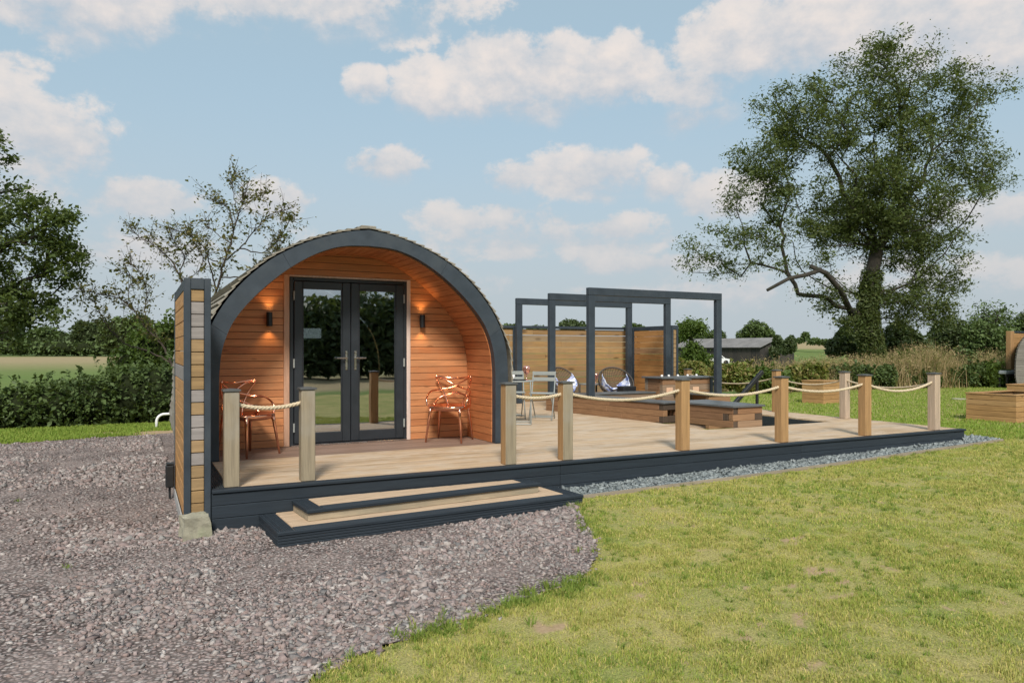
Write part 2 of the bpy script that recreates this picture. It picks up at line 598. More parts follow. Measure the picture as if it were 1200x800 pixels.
M['blade'] = leafmat('grass_blades', [(0.235, 0.329, 0.055), (0.351, 0.416, 0.076), (0.289, 0.365, 0.067), (0.469, 0.461, 0.117), (0.703, 0.549, 0.235)], 0.30, 0.6,
                     patch=(1.3, (0.56, 0.485, 0.175), 0.45))
M['tuft'] = leafmat('long_grass_blades', [(0.150, 0.246, 0.038), (0.213, 0.306, 0.054), (0.325, 0.348, 0.096)], 0.35, 0.6)
M['lushblade'] = leafmat('lush_grass_blades', [(0.179, 0.295, 0.042), (0.248, 0.345, 0.059), (0.304, 0.364, 0.079)], 0.35, 0.6)
M['drygrass'] = leafmat('dry_grass_stems', [(0.44, 0.31, 0.17), (0.54, 0.41, 0.24), (0.36, 0.26, 0.14), (0.48, 0.36, 0.20), (0.22, 0.23, 0.075), (0.14, 0.18, 0.045), (0.50, 0.37, 0.22)], 0.3, 0.7)
M['l_ash'] = leafmat('ash_leaves', [(0.062, 0.095, 0.033), (0.096, 0.129, 0.043), (0.078, 0.110, 0.036), (0.143, 0.165, 0.060)], 0.30)
M['l_oak'] = leafmat('oak_leaves', [(0.048, 0.076, 0.024), (0.072, 0.107, 0.029), (0.106, 0.139, 0.041)], 0.3)
M['l_haw'] = leafmat('sparse_leaves', [(0.102, 0.102, 0.029), (0.144, 0.126, 0.041), (0.084, 0.096, 0.026), (0.180, 0.144, 0.054)], 0.3)
M['l_hedge'] = leafmat('hedge_leaves', [(0.043, 0.071, 0.025), (0.066, 0.106, 0.035), (0.099, 0.143, 0.049), (0.057, 0.088, 0.031)], 0.2,
                       patch=(1.1, (0.085, 0.130, 0.032), 0.6))
M['l_bush'] = leafmat('bush_leaves', [(0.065, 0.111, 0.023), (0.098, 0.150, 0.033), (0.078, 0.127, 0.029)], 0.3)
M['l_far'] = leafmat('far_tree_leaves', [(0.080, 0.125, 0.042), (0.109, 0.157, 0.054), (0.093, 0.141, 0.048)], 0.2)
M['l_fard'] = leafmat('dark_far_leaves', [(0.059, 0.089, 0.038), (0.082, 0.113, 0.047), (0.068, 0.098, 0.041)], 0.2)
M['l_bramble'] = leafmat('bramble_leaves', [(0.136, 0.192, 0.042), (0.208, 0.240, 0.061), (0.272, 0.208, 0.080), (0.104, 0.152, 0.035)], 0.3)
M['core'] = plain('dark_shade_fill', (0.020, 0.026, 0.012), 1.0, var=0.5, scale=6, bump=0.8, spec=0.0)  # near black fill for bush cores, inner shade put into the colour

# open country
m, nt, bs = material('open_country')
geo = nt.new('ShaderNodeNewGeometry')
n1 = nt.noise(geo.outputs['Position'], 0.05, 4)
n2 = nt.noise(geo.outputs['Position'], 1.5, 5, 0.7)
fa = nt.new('ShaderNodeAttribute')
fa.attribute_name = 'stubble'
col = nt.mix(nt.maprange(n1, 0.3, 0.7), (0.115, 0.185, 0.045), (0.155, 0.205, 0.062))
col = nt.mix(fa.outputs['Fac'], col, nt.mix(n1, (0.36, 0.275, 0.165), (0.40, 0.31, 0.19)))
col = nt.mix(nt.maprange(n2, 0.3, 0.7), nt.mix(0.3, col, (0.05, 0.05, 0.02)), col)
nt.set(bs.inputs['Base Color'], col)
bs.inputs['Roughness'].default_value = 0.95
bs.inputs['Specular IOR Level'].default_value = 0.1
M['country'] = m

# ------------------------------------------------------------------ ground
GRAVEL_POLY = np.array([(-30, -8), (-1.2, -2.0), (-0.3, 2.2), (0.30, 3.15), (0.68, 3.45), (1.04, 3.64), (1.43, 3.80), (1.74, 3.84), (2.05, 3.97), (2.43, 4.04), (2.79, 4.27),
                        (3.08, 4.59), (3.40, 5.16), (3.66, 5.75), (3.86, 6.15), (3.98, 6.75), (3.98, 12.0), (2.2, 14.9), (0.39, 14.85), (-0.8, 14.62), (-1.99, 14.32),
                        (-4.0, 13.9), (-8, 13.2), (-30, 11.0)])
SLATE_POLY = np.array([(3.9, 6.75), (4.05, 6.33), (6.22, 6.31), (8.39, 6.37), (9.9, 6.43), (11.2, 6.48), (11.72, 6.50), (11.76, 6.8), (11.68, 7.1), (11.62, 10.5), (11.0, 10.5), (11.0, 6.9)])


def inside(P, poly):
    x, y = P[:, 0], P[:, 1]
    r = np.zeros(len(x), bool)
    j = len(poly) - 1
    for i in range(len(poly)):
        xi, yi = poly[i]
        xj, yj = poly[j]
        c = ((yi > y) != (yj > y)) & (x < (xj - xi) * (y - yi) / (yj - yi + 1e-12) + xi)
        r ^= c
        j = i
    return r


def edge_dist(P, poly):
    d = np.full(len(P), 1e9)
    n = len(poly)
    for i in range(n):
        a = poly[i]
        b = poly[(i + 1) % n]
        ab = b - a
        t = np.clip(((P[:, :2] - a) @ ab) / (ab @ ab), 0, 1)
        q = a + t[:, None] * ab
        d = np.minimum(d, np.hypot(P[:, 0] - q[:, 0], P[:, 1] - q[:, 1]))
    return d


def sstep(x, a, b):
    t = np.clip((x - a) / (b - a), 0, 1)
    return t * t * (3 - 2 * t)


def wear(P):
    """bare, worn patches of the lawn (0..1)"""
    Q = np.c_[P[:, 0], P[:, 1] * 1.0, np.zeros(len(P))]
    Q[:, 1] *= 1.5
    n = fbm(Q + 3.7, 5.6, 4)
    reg = np.exp(-(((P[:, 0] - 3.2) / 1.7) ** 2 + ((P[:, 1] - 3.0) / 1.3) ** 2)) * 0.13
    reg += np.exp(-(((P[:, 0] - 5.2) / 1.4) ** 2 + ((P[:, 1] - 4.6) / 1.1) ** 2)) * 0.12
    w = 0.85 * sstep(n + reg, 0.68, 0.82)
    for x, y, r in ((2.05, 3.52, 0.13), (-0.55, 15.35, 0.35), (0.35, 15.1, 0.55)):
        w = np.maximum(w, 1 - sstep(np.hypot(P[:, 0] - x, (P[:, 1] - y) * 1.6) + (n - 0.5) * r, r * 0.7, r * 1.2))
    return w * (1 - sstep(P[:, 1], 8, 10) * (P[:, 0] > 2))


def terrain(x, y):
    d = np.hypot(x, y)
    z = -0.16 + 0 * d
    right = sstep(x, 6, 26)
    z = z + right * (-1.5 * sstep(y, 24, 70) + 9.5 * sstep(y, 110, 420))
    z = z + (1 - right) * (0.25 * sstep(y, 17, 40) + 3.0 * sstep(y, 175, 420))
    return z + 0.15 * (d > 25) * (vnoise(np.c_[x, y, 0 * x], 0.03) - 0.5)


xs = np.concatenate([-np.geomspace(900, 22, 34), np.arange(-20, 61, 2.0), np.geomspace(64, 1200, 36)])
ys = np.concatenate([[-900, -300, -120, -50], np.arange(-20, 61, 2.0), np.geomspace(64, 1500, 44)])
gx, gy = np.meshgrid(xs, ys)
gz = terrain(gx.ravel(), gy.ravel())
nx, ny = len(xs), len(ys)
ii = np.arange(nx * ny).reshape(ny, nx)
quads = np.c_[ii[:-1, :-1].ravel(), ii[:-1, 1:].ravel(), ii[1:, 1:].ravel(), ii[1:, :-1].ravel()]
fx, fy = gx.ravel(), gy.ravel()
stub = (1 - sstep(fx, 6, 26)) * (sstep(fy, 45, 110) * (1 - sstep(fy, 170, 185))) * 0.85 + sstep(fx, 30, 40) * sstep(fy, 225, 245) * 0.9 + sstep(-fy, 10, 13) * (1 - sstep(-fy, 22, 40)) * 0.9
g = np_obj('ground', np.c_[fx, fy, gz], quads, M['country'], smooth=True, attrs={'stubble': stub})
tag(g, 'open farmland running to the horizon', 'ground', kind='structure')


def sheet(name, mat, x0, x1, y0, y1, step, zf, poly=None, attr=None, wavy=0.0):
    xs = np.arange(x0, x1 + step / 2, step)
    ys = np.arange(y0, y1 + step / 2, step)
    gx, gy = np.meshgrid(xs, ys)
    P = np.c_[gx.ravel(), gy.ravel()]
    ii = np.arange(len(xs) * len(ys)).reshape(len(ys), len(xs))
    q = np.c_[ii[:-1, :-1].ravel(), ii[:-1, 1:].ravel(), ii[1:, 1:].ravel(), ii[1:, :-1].ravel()]
    if poly is not None:
        c = P[q].mean(1)
        q = q[inside(c + wavy * (fbm(np.c_[c, 0 * c[:, 0]], 5, 2)[:, None] - 0.5), poly)]
    u, inv = np.unique(q, return_inverse=True)
    P = P[u]
    q = inv.reshape(q.shape)
    at_ = {k: f(P) for k, f in (attr or {}).items()}
    return np_obj(name, np.c_[P, zf(P)], q, mat, smooth=True, attrs=at_)


def mound(P):
    """the lawn climbs gently along the deck towards its right end"""
    m = np.interp(P[:, 0], [3, 4.1, 6.2, 8.4, 9.9, 11.2, 12, 13.2, 15.6], [0, .02, .055, .09, .118, .142, .15, .12, 0])
    return m * sstep(P[:, 1], 1.5, 6.2) * (1 - sstep(P[:, 1], 8, 11.5))


def lawn_z(P):
    sink = 0.09 * inside(P, GRAVEL_POLY) * np.clip(edge_dist(P, GRAVEL_POLY) / 0.14, 0, 1) if len(P) < 400000 else 0
    return mound(P) + 0.012 * (fbm(np.c_[P, 0 * P[:, 0]], 1.2, 3) - 0.5) - sink


lw = sheet('lawn', M['lawn'], -22, 46, -6, 18.9, 0.1, lawn_z, attr={'wear': wear})
tag(lw, 'mown lawn with yellowed and bare patches', 'lawn', kind='structure')


def gravel_z(P):
    n = fbm(np.c_[P, 0 * P[:, 0]], 0.8, 3) - 0.5
    e = np.minimum(edge_dist(P, GRAVEL_POLY) / 0.25, 1)
    return 0.008 - 0.026 * e + 0.03 * n * e + 0.010 * (fbm(np.c_[P, 0 * P[:, 0] + 5], 9, 2) - 0.5)


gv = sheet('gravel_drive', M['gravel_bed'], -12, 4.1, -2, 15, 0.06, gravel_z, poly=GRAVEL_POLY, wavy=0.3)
tag(gv, 'purple grey gravel drive', 'drive', kind='structure')
sl = sheet('slate_strip', M['slate'], 3.9, 13.1, 6.3, 10.5, 0.05, lambda P: mound(P) + 0.008 + 0.012 * fbm(np.c_[P, 0 * P[:, 0]], 9, 2) + 0.02 * sstep(P[:, 1], 6.35, 6.75), poly=SLATE_POLY)
tag(sl, 'strip of blue grey slate chips along the deck', 'path', kind='structure')


def in_view(P, margin=140):
    dx = P[:, 0] * SA + P[:, 1] * CA
    rx = P[:, 0] * CA - P[:, 1] * SA
    px = 600 + F_PX * rx / np.maximum(dx, 0.1)
    return (dx > 2.6) & (px > -margin) & (px < 1200 + margin)


CUBE_V = np.array([(-1, -1, -1), (1, -1, -1), (1, 1, -1), (-1, 1, -1), (-1, -1, 1), (1, -1, 1), (1, 1, 1), (-1, 1, 1)], float) * 0.5
CUBE_F = np.array([(0, 3, 2, 1), (4, 5, 6, 7), (0, 1, 5, 4), (1, 2, 6, 5), (2, 3, 7, 6), (3, 0, 4, 7)])


def scatter_stones(name, P, z, size, mat, flat=(0.35, 0.75)):
    n = len(P)
    s = size * np.exp(np.clip(RNG.normal(0, 0.33, n), -0.8, 0.75))
    V = np.repeat(CUBE_V[None], n, 0) + RNG.uniform(-0.27, 0.27, (n, 8, 3))
    V *= np.stack([s * RNG.uniform(0.8, 1.35, n), s * RNG.uniform(0.55, 1.0, n), s * RNG.uniform(*flat, n)], 1)[:, None, :]
    q = RNG.normal(0, 1, (n, 4)) * np.array([3.0, 0.55, 0.55, 3.0])
    q /= np.linalg.norm(q, axis=1)[:, None]
    w, x, y, zz = q.T
    Rm = np.stack([1 - 2 * (y * y + zz * zz), 2 * (x * y - zz * w), 2 * (x * zz + y * w), 2 * (x * y + zz * w), 1 - 2 * (x * x + zz * zz), 2 * (y * zz - x * w),
                   2 * (x * zz - y * w), 2 * (y * zz + x * w), 1 - 2 * (x * x + y * y)], 1).reshape(n, 3, 3)
    V = np.einsum('nij,nkj->nki', Rm, V)
    V[:, :, 0] += P[:, 0:1]
    V[:, :, 1] += P[:, 1:2]
    V[:, :, 2] += (z + s * 0.12)[:, None]
    F = (CUBE_F[None] + (np.arange(n) * 8)[:, None, None]).reshape(-1, 4)
    return np_obj(name, V.reshape(-1, 3), F, mat)


def rand_pts(n, x0, x1, y0, y1):
    return np.c_[RNG.uniform(x0, x1, n), RNG.uniform(y0, y1, n)]


parts = []
for n, x0, x1, y0, y1 in ((105000, -4.2, 4.0, 2.3, 7.2), (46000, -7.5, 0.6, 7.2, 15)):
    P = rand_pts(n, x0, x1, y0, y1)
    parts.append(P[in_view(P) & inside(P, GRAVEL_POLY)])
P = np.concatenate(parts)
# stray stones just past the edge
Q = rand_pts(6000, 0, 4.2, 3, 6.6)
ed = edge_dist(Q, GRAVEL_POLY)
Q = Q[(~inside(Q, GRAVEL_POLY)) & (RNG.random(len(Q)) < np.exp(-ed / 0.05))]
P = np.concatenate([P, Q])
P = P[~((P[:, 0] > 0.35) & (P[:, 1] > 6.72)) & ~((P[:, 0] > 1.0) & (P[:, 0] < 3.9) & (P[:, 1] > 6.12 + (P[:, 0] - 2.46) * 0.058))]
cl = fbm(np.c_[P, 0 * P[:, 0]], 1.3, 3)
rut = sum(np.exp(-((P[:, 0] - (c0 - 0.05 * (P[:, 1] - 6) + 0.25 * np.sin(P[:, 1] * 0.5))) / 0.22) ** 2) for c0 in (-0.75, -2.25))
keep = RNG.random(len(P)) < np.clip((cl - 0.33) * 5.0, 0.16, 1) * (1 - 0.62 * rut)
P = P[keep]
cl = cl[keep]
dd = np.hypot(P[:, 0], P[:, 1])
sz = np.where(dd < 6.5, 0.0185, 0.024) * (0.72 + 0.75 * np.clip(cl - 0.3, 0, 0.5) * 2)
gs = scatter_stones('gravel_stones', P, gravel_z(P), sz, M['gravel'])
tag(gs, 'loose crushed stones of the gravel drive', 'gravel', kind='stuff')

P = rand_pts(24000, 3.9, 11.8, 6.3, 8.6)
P = P[inside(P, SLATE_POLY) & in_view(P) & ~((P[:, 0] < 11.15) & (P[:, 1] > 6.72))]
ss = scatter_stones('slate_chips', P, mound(P) + 0.016 + 0.02 * sstep(P[:, 1], 6.35, 6.75), np.full(len(P), 0.028), M['slate'], flat=(0.2, 0.5))
tag(ss, 'blue grey slate chips', 'slate chips', kind='stuff')


def blades(name, P, z, h, w, mat, lean=0.5, per=1):
    if per > 1:
        P = np.repeat(P, per, 0) + RNG.normal(0, 0.012, (len(P) * per, 2))
        z = np.repeat(z, per)
        h = np.repeat(h, per) if np.ndim(h) else h
        w = np.repeat(w, per) if np.ndim(w) else w
    n = len(P)
    a = RNG.uniform(0, 2 * np.pi, n)
    hh = h * RNG.uniform(0.55, 1.25, n)
    ww = w * RNG.uniform(0.7, 1.3, n) / 2
    b = RNG.uniform(0, 2 * np.pi, n)
    ln = np.abs(RNG.normal(0, lean, n))
    base = np.c_[P, z - 0.004]
    side = np.c_[np.cos(a) * ww, np.sin(a) * ww, 0 * a]
    lv = np.c_[np.cos(b) * ln, np.sin(b) * ln, 0 * b]
    up = np.c_[0 * a, 0 * a, 1 + 0 * a]
    mid = base + (up * 0.62 + lv * 0.35) * hh[:, None]
    tip = base + (up * (1 - 0.25 * np.minimum(ln, 1.6))[:, None] + lv) * hh[:, None]
    V = np.stack([base - side, base + side, mid + side * 0.7, tip, mid - side * 0.7], 1)
    F = (np.array([(0, 1, 2, 4), (4, 2, 3, 3)])[None] + (np.arange(n) * 5)[:, None, None])
    F4 = F[:, 0]
    # two-piece blade: quad + triangle written as separate arrays of triangles
    T = (np.array([(0, 1, 2), (0, 2, 4), (4, 2, 3)])[None] + (np.arange(n) * 5)[:, None, None]).reshape(-1, 3)
    return np_obj(name, V.reshape(-1, 3), T, mat)


DECK_BB = (0.3, 11.2, 6.68, 15.2)


def lawn_ok(P):
    k = ~inside(P, GRAVEL_POLY) & ~inside(P, SLATE_POLY) & in_view(P, 60)
    k &= ~((P[:, 0] > DECK_BB[0]) & (P[:, 0] < DECK_BB[1]) & (P[:, 1] > DECK_BB[2]) & (P[:, 1] < DECK_BB[3]))
    return k


near = []
for n, x0, x1, y0, y1, h, w in ((400000, 0, 8, 1.6, 5.6, 0.026, 0.0045), (240000, 2.5, 13.5, 3.5, 7.8, 0.028, 0.0065)):
    P = rand_pts(n, x0, x1, y0, y1)
    d_ = P[:, 0] * SA + P[:, 1] * CA
    P = P[lawn_ok(P) & ((d_ < 6.2) if y0 < 3 else (d_ >= 6.2))]
    wr = wear(P)
    cl = fbm(np.c_[P, 0 * P[:, 0] + 2], 6.0, 3)
    P_k = (RNG.random(len(P)) > wr * 0.95) & (RNG.random(len(P)) < np.clip((cl - 0.22) * 3.6, 0.5, 1))
    near.append((P[P_k], h * (0.15 + 2.0 * cl[P_k] ** 1.3), np.full(P_k.sum(), w)))
P = np.concatenate([a[0] for a in near])
o = blades('grass', P, lawn_z(P), np.concatenate([a[1] for a in near]), np.concatenate([a[2] for a in near]), M['blade'], 0.8)
tag(o, 'short patchy mown grass', 'grass', kind='stuff')
P = rand_pts(150000, 10, 36, 6.5, 18.6)
P = P[lawn_ok(P)]
P = P[RNG.random(len(P)) < np.clip(14 / np.hypot(P[:, 0], P[:, 1]), 0, 1)]
Q = rand_pts(60000, -8, 0.7, 13.6, 16.9)
Q = Q[lawn_ok(Q)]
Q = Q[RNG.random(len(Q)) > wear(Q)]
P = np.concatenate([P, Q])
o = blades('lush_grass', P, lawn_z(P), np.full(len(P), 0.06), np.full(len(P), 0.018), M['lushblade'], 0.6)
tag(o, 'greener grass of the far lawn and the verge', 'grass', kind='stuff')
# longer tufts along the gravel edge and round the timber
seg = GRAVEL_POLY[3:16]
pts = []
for i in range(len(seg) - 1):
    t = RNG.random(34)
    pts.append(seg[i] + (seg[i + 1] - seg[i]) * t[:, None])
P = np.concatenate(pts) + RNG.normal(0, 0.07, (34 * (len(seg) - 1), 2)) + np.array((0.03, -0.03))
P = P[RNG.random(len(P)) < np.clip((fbm(np.c_[P, 0 * P[:, 0]], 2.0, 2) - 0.35) * 5, 0.1, 1)]
hs = 0.035 + 0.055 * RNG.random(len(P)) ** 2
Q = rand_pts(5200, 0.5, 13, 2.2, 7.6)                # coarser tussocks in the lawn, weeds in the gravel
Q = Q[lawn_ok(Q)]
Q = Q[RNG.random(len(Q)) < np.clip((fbm(np.c_[Q, 0 * Q[:, 0]], 1.4, 2) - 0.36) * 4, 0.05, 0.8)]
W_ = rand_pts(16, -4, 3.4, 3.0, 12)
W_ = W_[inside(W_, GRAVEL_POLY) & ~((W_[:, 0] > 0.3) & (W_[:, 1] > 5.9))]
zt_ = np.concatenate([0 * P[:, 0], mound(Q), 0 * W_[:, 0]])
hs = np.concatenate([hs, RNG.uniform(0.022, 0.05, len(Q)), RNG.uniform(0.02, 0.05, len(W_))])
P = np.concatenate([P, Q, W_])
o = blades('tufts', P, zt_, hs, np.full(len(P), 0.0055), M['tuft'], 0.95, per=17)
tag(o, 'longer grass tufts along the gravel edge', 'grass', kind='stuff')

# edging board of the slate strip
mb = MB()
EP = [(3.9, 6.325), (6.22, 6.295), (8.39, 6.355), (9.9, 6.415), (11.74, 6.488)]
vs, fs = [], []
for x, y in EP:
    z = float(mound(np.array([(x, y)]))[0])
    vs += [(x, y - 0.022, z - 0.12), (x, y, z - 0.12), (x, y, z + 0.038), (x, y - 0.022, z + 0.038)]
for i in range(len(EP) - 1):
    for k in range(4):
        fs.append((i * 4 + k, i * 4 + (k + 1) % 4, i * 4 + 4 + (k + 1) % 4, i * 4 + 4 + k))
fs += [(0, 1, 2, 3), (16, 17, 18, 19)]
mb.add(vs, fs)
o = obj('edging_board', mb, wood('edging_timber', [(0.36, 0.31, 0.24), (0.30, 0.25, 0.19)], 'X', 0.8))
tag(o, 'low weathered timber edging between the slate strip and the lawn', 'edging')
o = obj('drain_cover', (lambda b: (b.lathe([(0.24, -0.01), (0.25, 0.02), (0.235, 0.035), (0.20, 0.035), (0.195, 0.030)], 20, (22.6, 13.7, 0)), b)[1])(MB()), M['stone'])
tag(o, 'low round cover lying in the far lawn', 'drain cover')

# ------------------------------------------------------------------ deck
PIT = (7.75, 10.32, 8.50, 11.95)              # sunken seating pit x0,x1,y0,y1
DX0, DX1, DY0, DY1 = 0.56, 11.147, 6.702, 15.1
deck = thing('deck', 'long raised timber deck with dark blue grey fascia', 'deck', ((DX0 + DX1) / 2, 8.5, 0))
mb = MB()
y = DY0 + 0.085
bw, gap = 0.142, 0.005
rr = random.Random(3)


def deckrow(mb, xa, xb, y, top, bw):
    x = xa
    while x < xb - 0.05:
        L = rr.uniform(3.0, 4.8)
        e = min(xb, x + L)
        if xb - e < 0.5:
            e = xb
        mb.box(x, e - 0.003, y, y + bw, top - 0.028, top + rr.uniform(-0.0012, 0.0012), 0.003)
        x = e


while y < DY1 - bw:
    ranges = [(DX0 + 0.145, DX1 - 0.01)]
    if y > 8.39 and y < 13.6:                 # pod footprint
        ranges = [(4.36, DX1 - 0.01)]
    if PIT[2] - bw < y < PIT[3]:
        ranges = [(4.36, 7.60), (PIT[1] + 0.01, DX1 - 0.01)] if y > 8.39 else [(DX0 + 0.145, 7.60), (PIT[1] + 0.01, DX1 - 0.01)]
    for a, b in ranges:
        deckrow(mb, a, b, y, ZD, bw)
    y += bw + gap
obj('deck_boards', mb, M['deck'], deck)
mb = MB()                                     # grooved border board on the left and along the front
mb.box(DX0, DX1 + 0.02, DY0 - 0.02, DY0 + 0.08, ZD - 0.028, ZD + 0.003, 0.006)
obj('front_border', mb, M['anth_wood'], deck)
mb = MB()
for k in range(8):
    mb.box(DX0 + k * 0.0178, DX0 + k * 0.0178 + 0.0148, DY0 + 0.083, 8.38, ZD - 0.028, ZD + 0.001, 0.003)
mb.box(DX0 - 0.001, DX0 + 0.143, DY0 + 0.083, 8.38, ZD - 0.03, ZD - 0.006, 0.001)
obj('side_border', mb, M['anth_wood_y'], deck)
mb = MB()
zs = [-0.04, 0.098, 0.208, ZD - 0.030]
for i in range(3):
    for xa, xb in ((DX0, 4.02), (4.023, 7.66), (7.663, DX1)):
        mb.box(xa, xb, DY0, DY0 + 0.025, zs[i] + 0.002, zs[i + 1] - 0.001, 0.004)
mb.box(DX0, DX1, DY0 + 0.027, DY0 + 0.05, -0.04, ZD - 0.035, 0.002)
mb.box(DX1 - 0.025, DX1, DY0 + 0.03, DY1, -0.04, ZD - 0.030, 0.003)
mb.box(DX0, DX0 + 0.025, DY0 + 0.03, 8.3, -0.04, ZD - 0.032, 0.003)
obj('fascia', mb, M['anth_wood'], deck)
mb = MB()                                     # joists under the boards
for x in np.arange(0.8, 11.1, 0.6):
    if PIT[0] - 0.25 < x < PIT[1] + 0.05:
        mb.box(x - 0.02, x + 0.02, DY0 + 0.06, 8.38, 0.06, ZD - 0.03, 0.002)
    elif x > 4.3:
        mb.box(x - 0.02, x + 0.02, DY0 + 0.06, DY1 - 0.1, 0.06, ZD - 0.03, 0.002)
    else:
        mb.box(x - 0.02, x + 0.02, DY0 + 0.06, 8.38, 0.06, ZD - 0.03, 0.002)
obj('joist', mb, M['anth_wood_y'], deck)
mb = MB()                                     # pit lining and floor
px0, px1, py0, py1 = PIT
mb.box(px0 - 0.14, px1, py0, py1, -0.02, 0.012, 0.002)
obj('pit_floor', mb, M['deck'], deck)
mb = MB()
for k in range(2):
    mb.box(px1 - 0.002, px1 + 0.02, py0, py1, 0.014 + k * 0.150, 0.160 + k * 0.150, 0.003)
    mb.box(px0 - 0.14, px1 - 0.004, py0 - 0.022, py0, 0.014 + k * 0.150, 0.160 + k * 0.150, 0.003)
obj('pit_lining', mb, M['anth_wood'], deck)

# steps
steps = thing('entrance_steps', 'two broad dark edged steps with pale ribbed treads in front of the deck', 'steps', (2.4, 6.3, 0))


def step(x0, x1, y0, y1, z0, z1, risermat, wooden_front, turn):
    pv = Vector(((x0 + x1) / 2, y0, 0))
    RS = Matrix.Translation(pv) @ Matrix.Rotation(R(turn), 4, 'Z') @ Matrix.Translation(-pv)
    f = MB()
    nose = 0.03
    b = 0.145
    f.box(x0, x1, y0 - 0.012, y0 + 0.022, z1 - nose, z1, 0.005, RS)
    for k in range(6):
        f.box(x0 + b + 0.002, x1 - b - 0.002, y0 + 0.0245 + k * 0.0178, y0 + 0.0395 + k * 0.0178, z1 - nose, z1 + 0.001, 0.003, RS)
    for k in range(8):
        for xa in (x0, x1 - b):
            f.box(xa + k * 0.018, xa + k * 0.018 + 0.0152, y0 + 0.025, y1, z1 - nose, z1 + 0.001, 0.003, RS)
    st = obj('step', f, M['anth_wood'], steps)
    t = MB()
    yy = y0 + 0.134
    while yy < y1 - 0.012:
        t.box(x0 + b + 0.004, x1 - b - 0.004, yy, yy + 0.0125, z1 - nose, z1 + 0.001, 0.003, RS)
        yy += 0.0155
    t.box(x0 + 0.02, x1 - 0.02, y0 + 0.025, y1, z1 - nose - 0.004, z1 - 0.007, 0.001, RS)
    obj('tread', t, M['tread'], st)
    r = MB()
    if wooden_front:
        r.box(x0 + 0.015, x1 - 0.015, y0 + 0.012, y1, z0, z1 - nose - 0.001, 0.003, RS)
    else:
        hh = (z1 - nose - z0) / 6
        for k in range(6):
            r.box(x0 + 0.004, x1 - 0.004, y0 - 0.004, y0 + 0.022, z0 + k * hh, z0 + (k + 1) * hh - 0.002, 0.004, RS)
            r.box(x0 + 0.004, x0 + 0.03, y0 + 0.025, y1, z0 + k * hh, z0 + (k + 1) * hh - 0.002, 0.004, RS)
            r.box(x1 - 0.03, x1 - 0.004, y0 + 0.025, y1, z0 + k * hh, z0 + (k + 1) * hh - 0.002, 0.004, RS)
    obj('riser', r, risermat, st)


step(0.977, 3.953, 6.06, 6.78, -0.07, 0.100, M['anth_wood'], False, 3.3)
step(1.255, 3.625, 6.322, 6.79, 0.102, 0.200, M['riser'], True, 5.0)

# ------------------------------------------------------------------ pod
CX, YA, YF, YB = 2.435, 8.44, 9.314, 13.6
INN = [(0, 2.770), (0.24, 2.757), (0.427, 2.718), (0.646, 2.628), (0.869, 2.495), (1.069, 2.342), (1.273, 2.150), (1.451, 1.940), (1.553, 1.762), (1.625, 1.539), (1.651, 1.319),
       (1.657, 1.130), (1.657, 0.75), (1.655, 0.342)]
OUT = [(0, 2.958), (0.24, 2.922), (0.508, 2.848), (0.785, 2.738), (1.069, 2.582), (1.302, 2.396), (1.481, 2.207), (1.632, 2.000), (1.755, 1.755), (1.817, 1.512), (1.836, 1.206),
       (1.840, 0.85), (1.836, 0.342)]


def smooth_prof(pts, n):
    """Catmull-Rom through the points, resampled evenly"""
    P = np.array(pts, float)
    P = np.vstack([2 * P[0] - P[1], P, 2 * P[-1] - P[-2]])
    out = []
    for i in range(1, len(P) - 2):
        for t in np.linspace(0, 1, 12, endpoint=False):
            a, b, c, d = P[i - 1], P[i], P[i + 1], P[i + 2]
            out.append(0.5 * (2 * b + (c - a) * t + (2 * a - 5 * b + 4 * c - d) * t * t + (-a + 3 * b - 3 * c + d) * t ** 3))
    out.append(P[-2])
    Q = np.array(out)
    s = np.r_[0, np.cumsum(np.hypot(*np.diff(Q, axis=0).T))]
    u = np.linspace(0, s[-1], n)
    return np.c_[np.interp(u, s, Q[:, 0]), np.interp(u, s, Q[:, 1])], s[-1]


def offset_prof(P, d):
    t = np.gradient(P, axis=0)
    t /= np.linalg.norm(t, axis=1)[:, None]
    n = np.c_[-t[:, 1], t[:, 0]]
    n = np.where((n[:, 0:1] * 1 + 0 * n[:, 1:2]) < -1e-6, -n, n)
    n[0] = (0, 1)
    return P + n * d


pod = thing('glamping_pod', 'arched timber pod with dark arch frame, cedar front and double glass doors', 'pod', (CX, 11.0, 0))
inn, _ = smooth_prof(INN, 60)
out, _ = smooth_prof(OUT, 60)
mb = MB()
for sgn in (1, -1):
    cuts = [0, 17, 35, 59]
    for c0, c1 in zip(cuts[:-1], cuts[1:]):
        a = [(CX + sgn * p[0], p[1]) for p in out[c0:c1 + 1]]
        b = [(CX + sgn * p[0], p[1]) for p in inn[c0:c1 + 1]]
        if c0 > 0:                               # hairline joint between the segments
            a[0] = tuple(np.array(a[0]) * 0.985 + np.array(a[1]) * 0.015 + (0, 0))
            b[0] = tuple(np.array(b[0]) * 0.985 + np.array(b[1]) * 0.015)
            k = 0.03
            a[0] = (a[0][0] + (a[1][0] - a[0][0]) * k, a[0][1] + (a[1][1] - a[0][1]) * k)
            b[0] = (b[0][0] + (b[1][0] - b[0][0]) * k, b[0][1] + (b[1][1] - b[0][1]) * k)
        vs, fs = [], []
        n = len(a)
        for yy in (YA, YA + 0.10):
            vs += [(p[0], yy, p[1]) for p in a] + [(p[0], yy, p[1]) for p in b]
        for i in range(n - 1):
            fs += [(i, i + 1, n + i + 1, n + i), (2 * n + i, 3 * n + i, 3 * n + i + 1, 2 * n + i + 1),
                   (i, 2 * n + i, 2 * n + i + 1, i + 1), (n + i, n + i + 1, 3 * n + i + 1, 3 * n + i)]
        fs += [(0, n, 3 * n, 2 * n), (n - 1, 3 * n - 1, 4 * n - 1, 2 * n - 1)]
        mb.add(vs, fs)
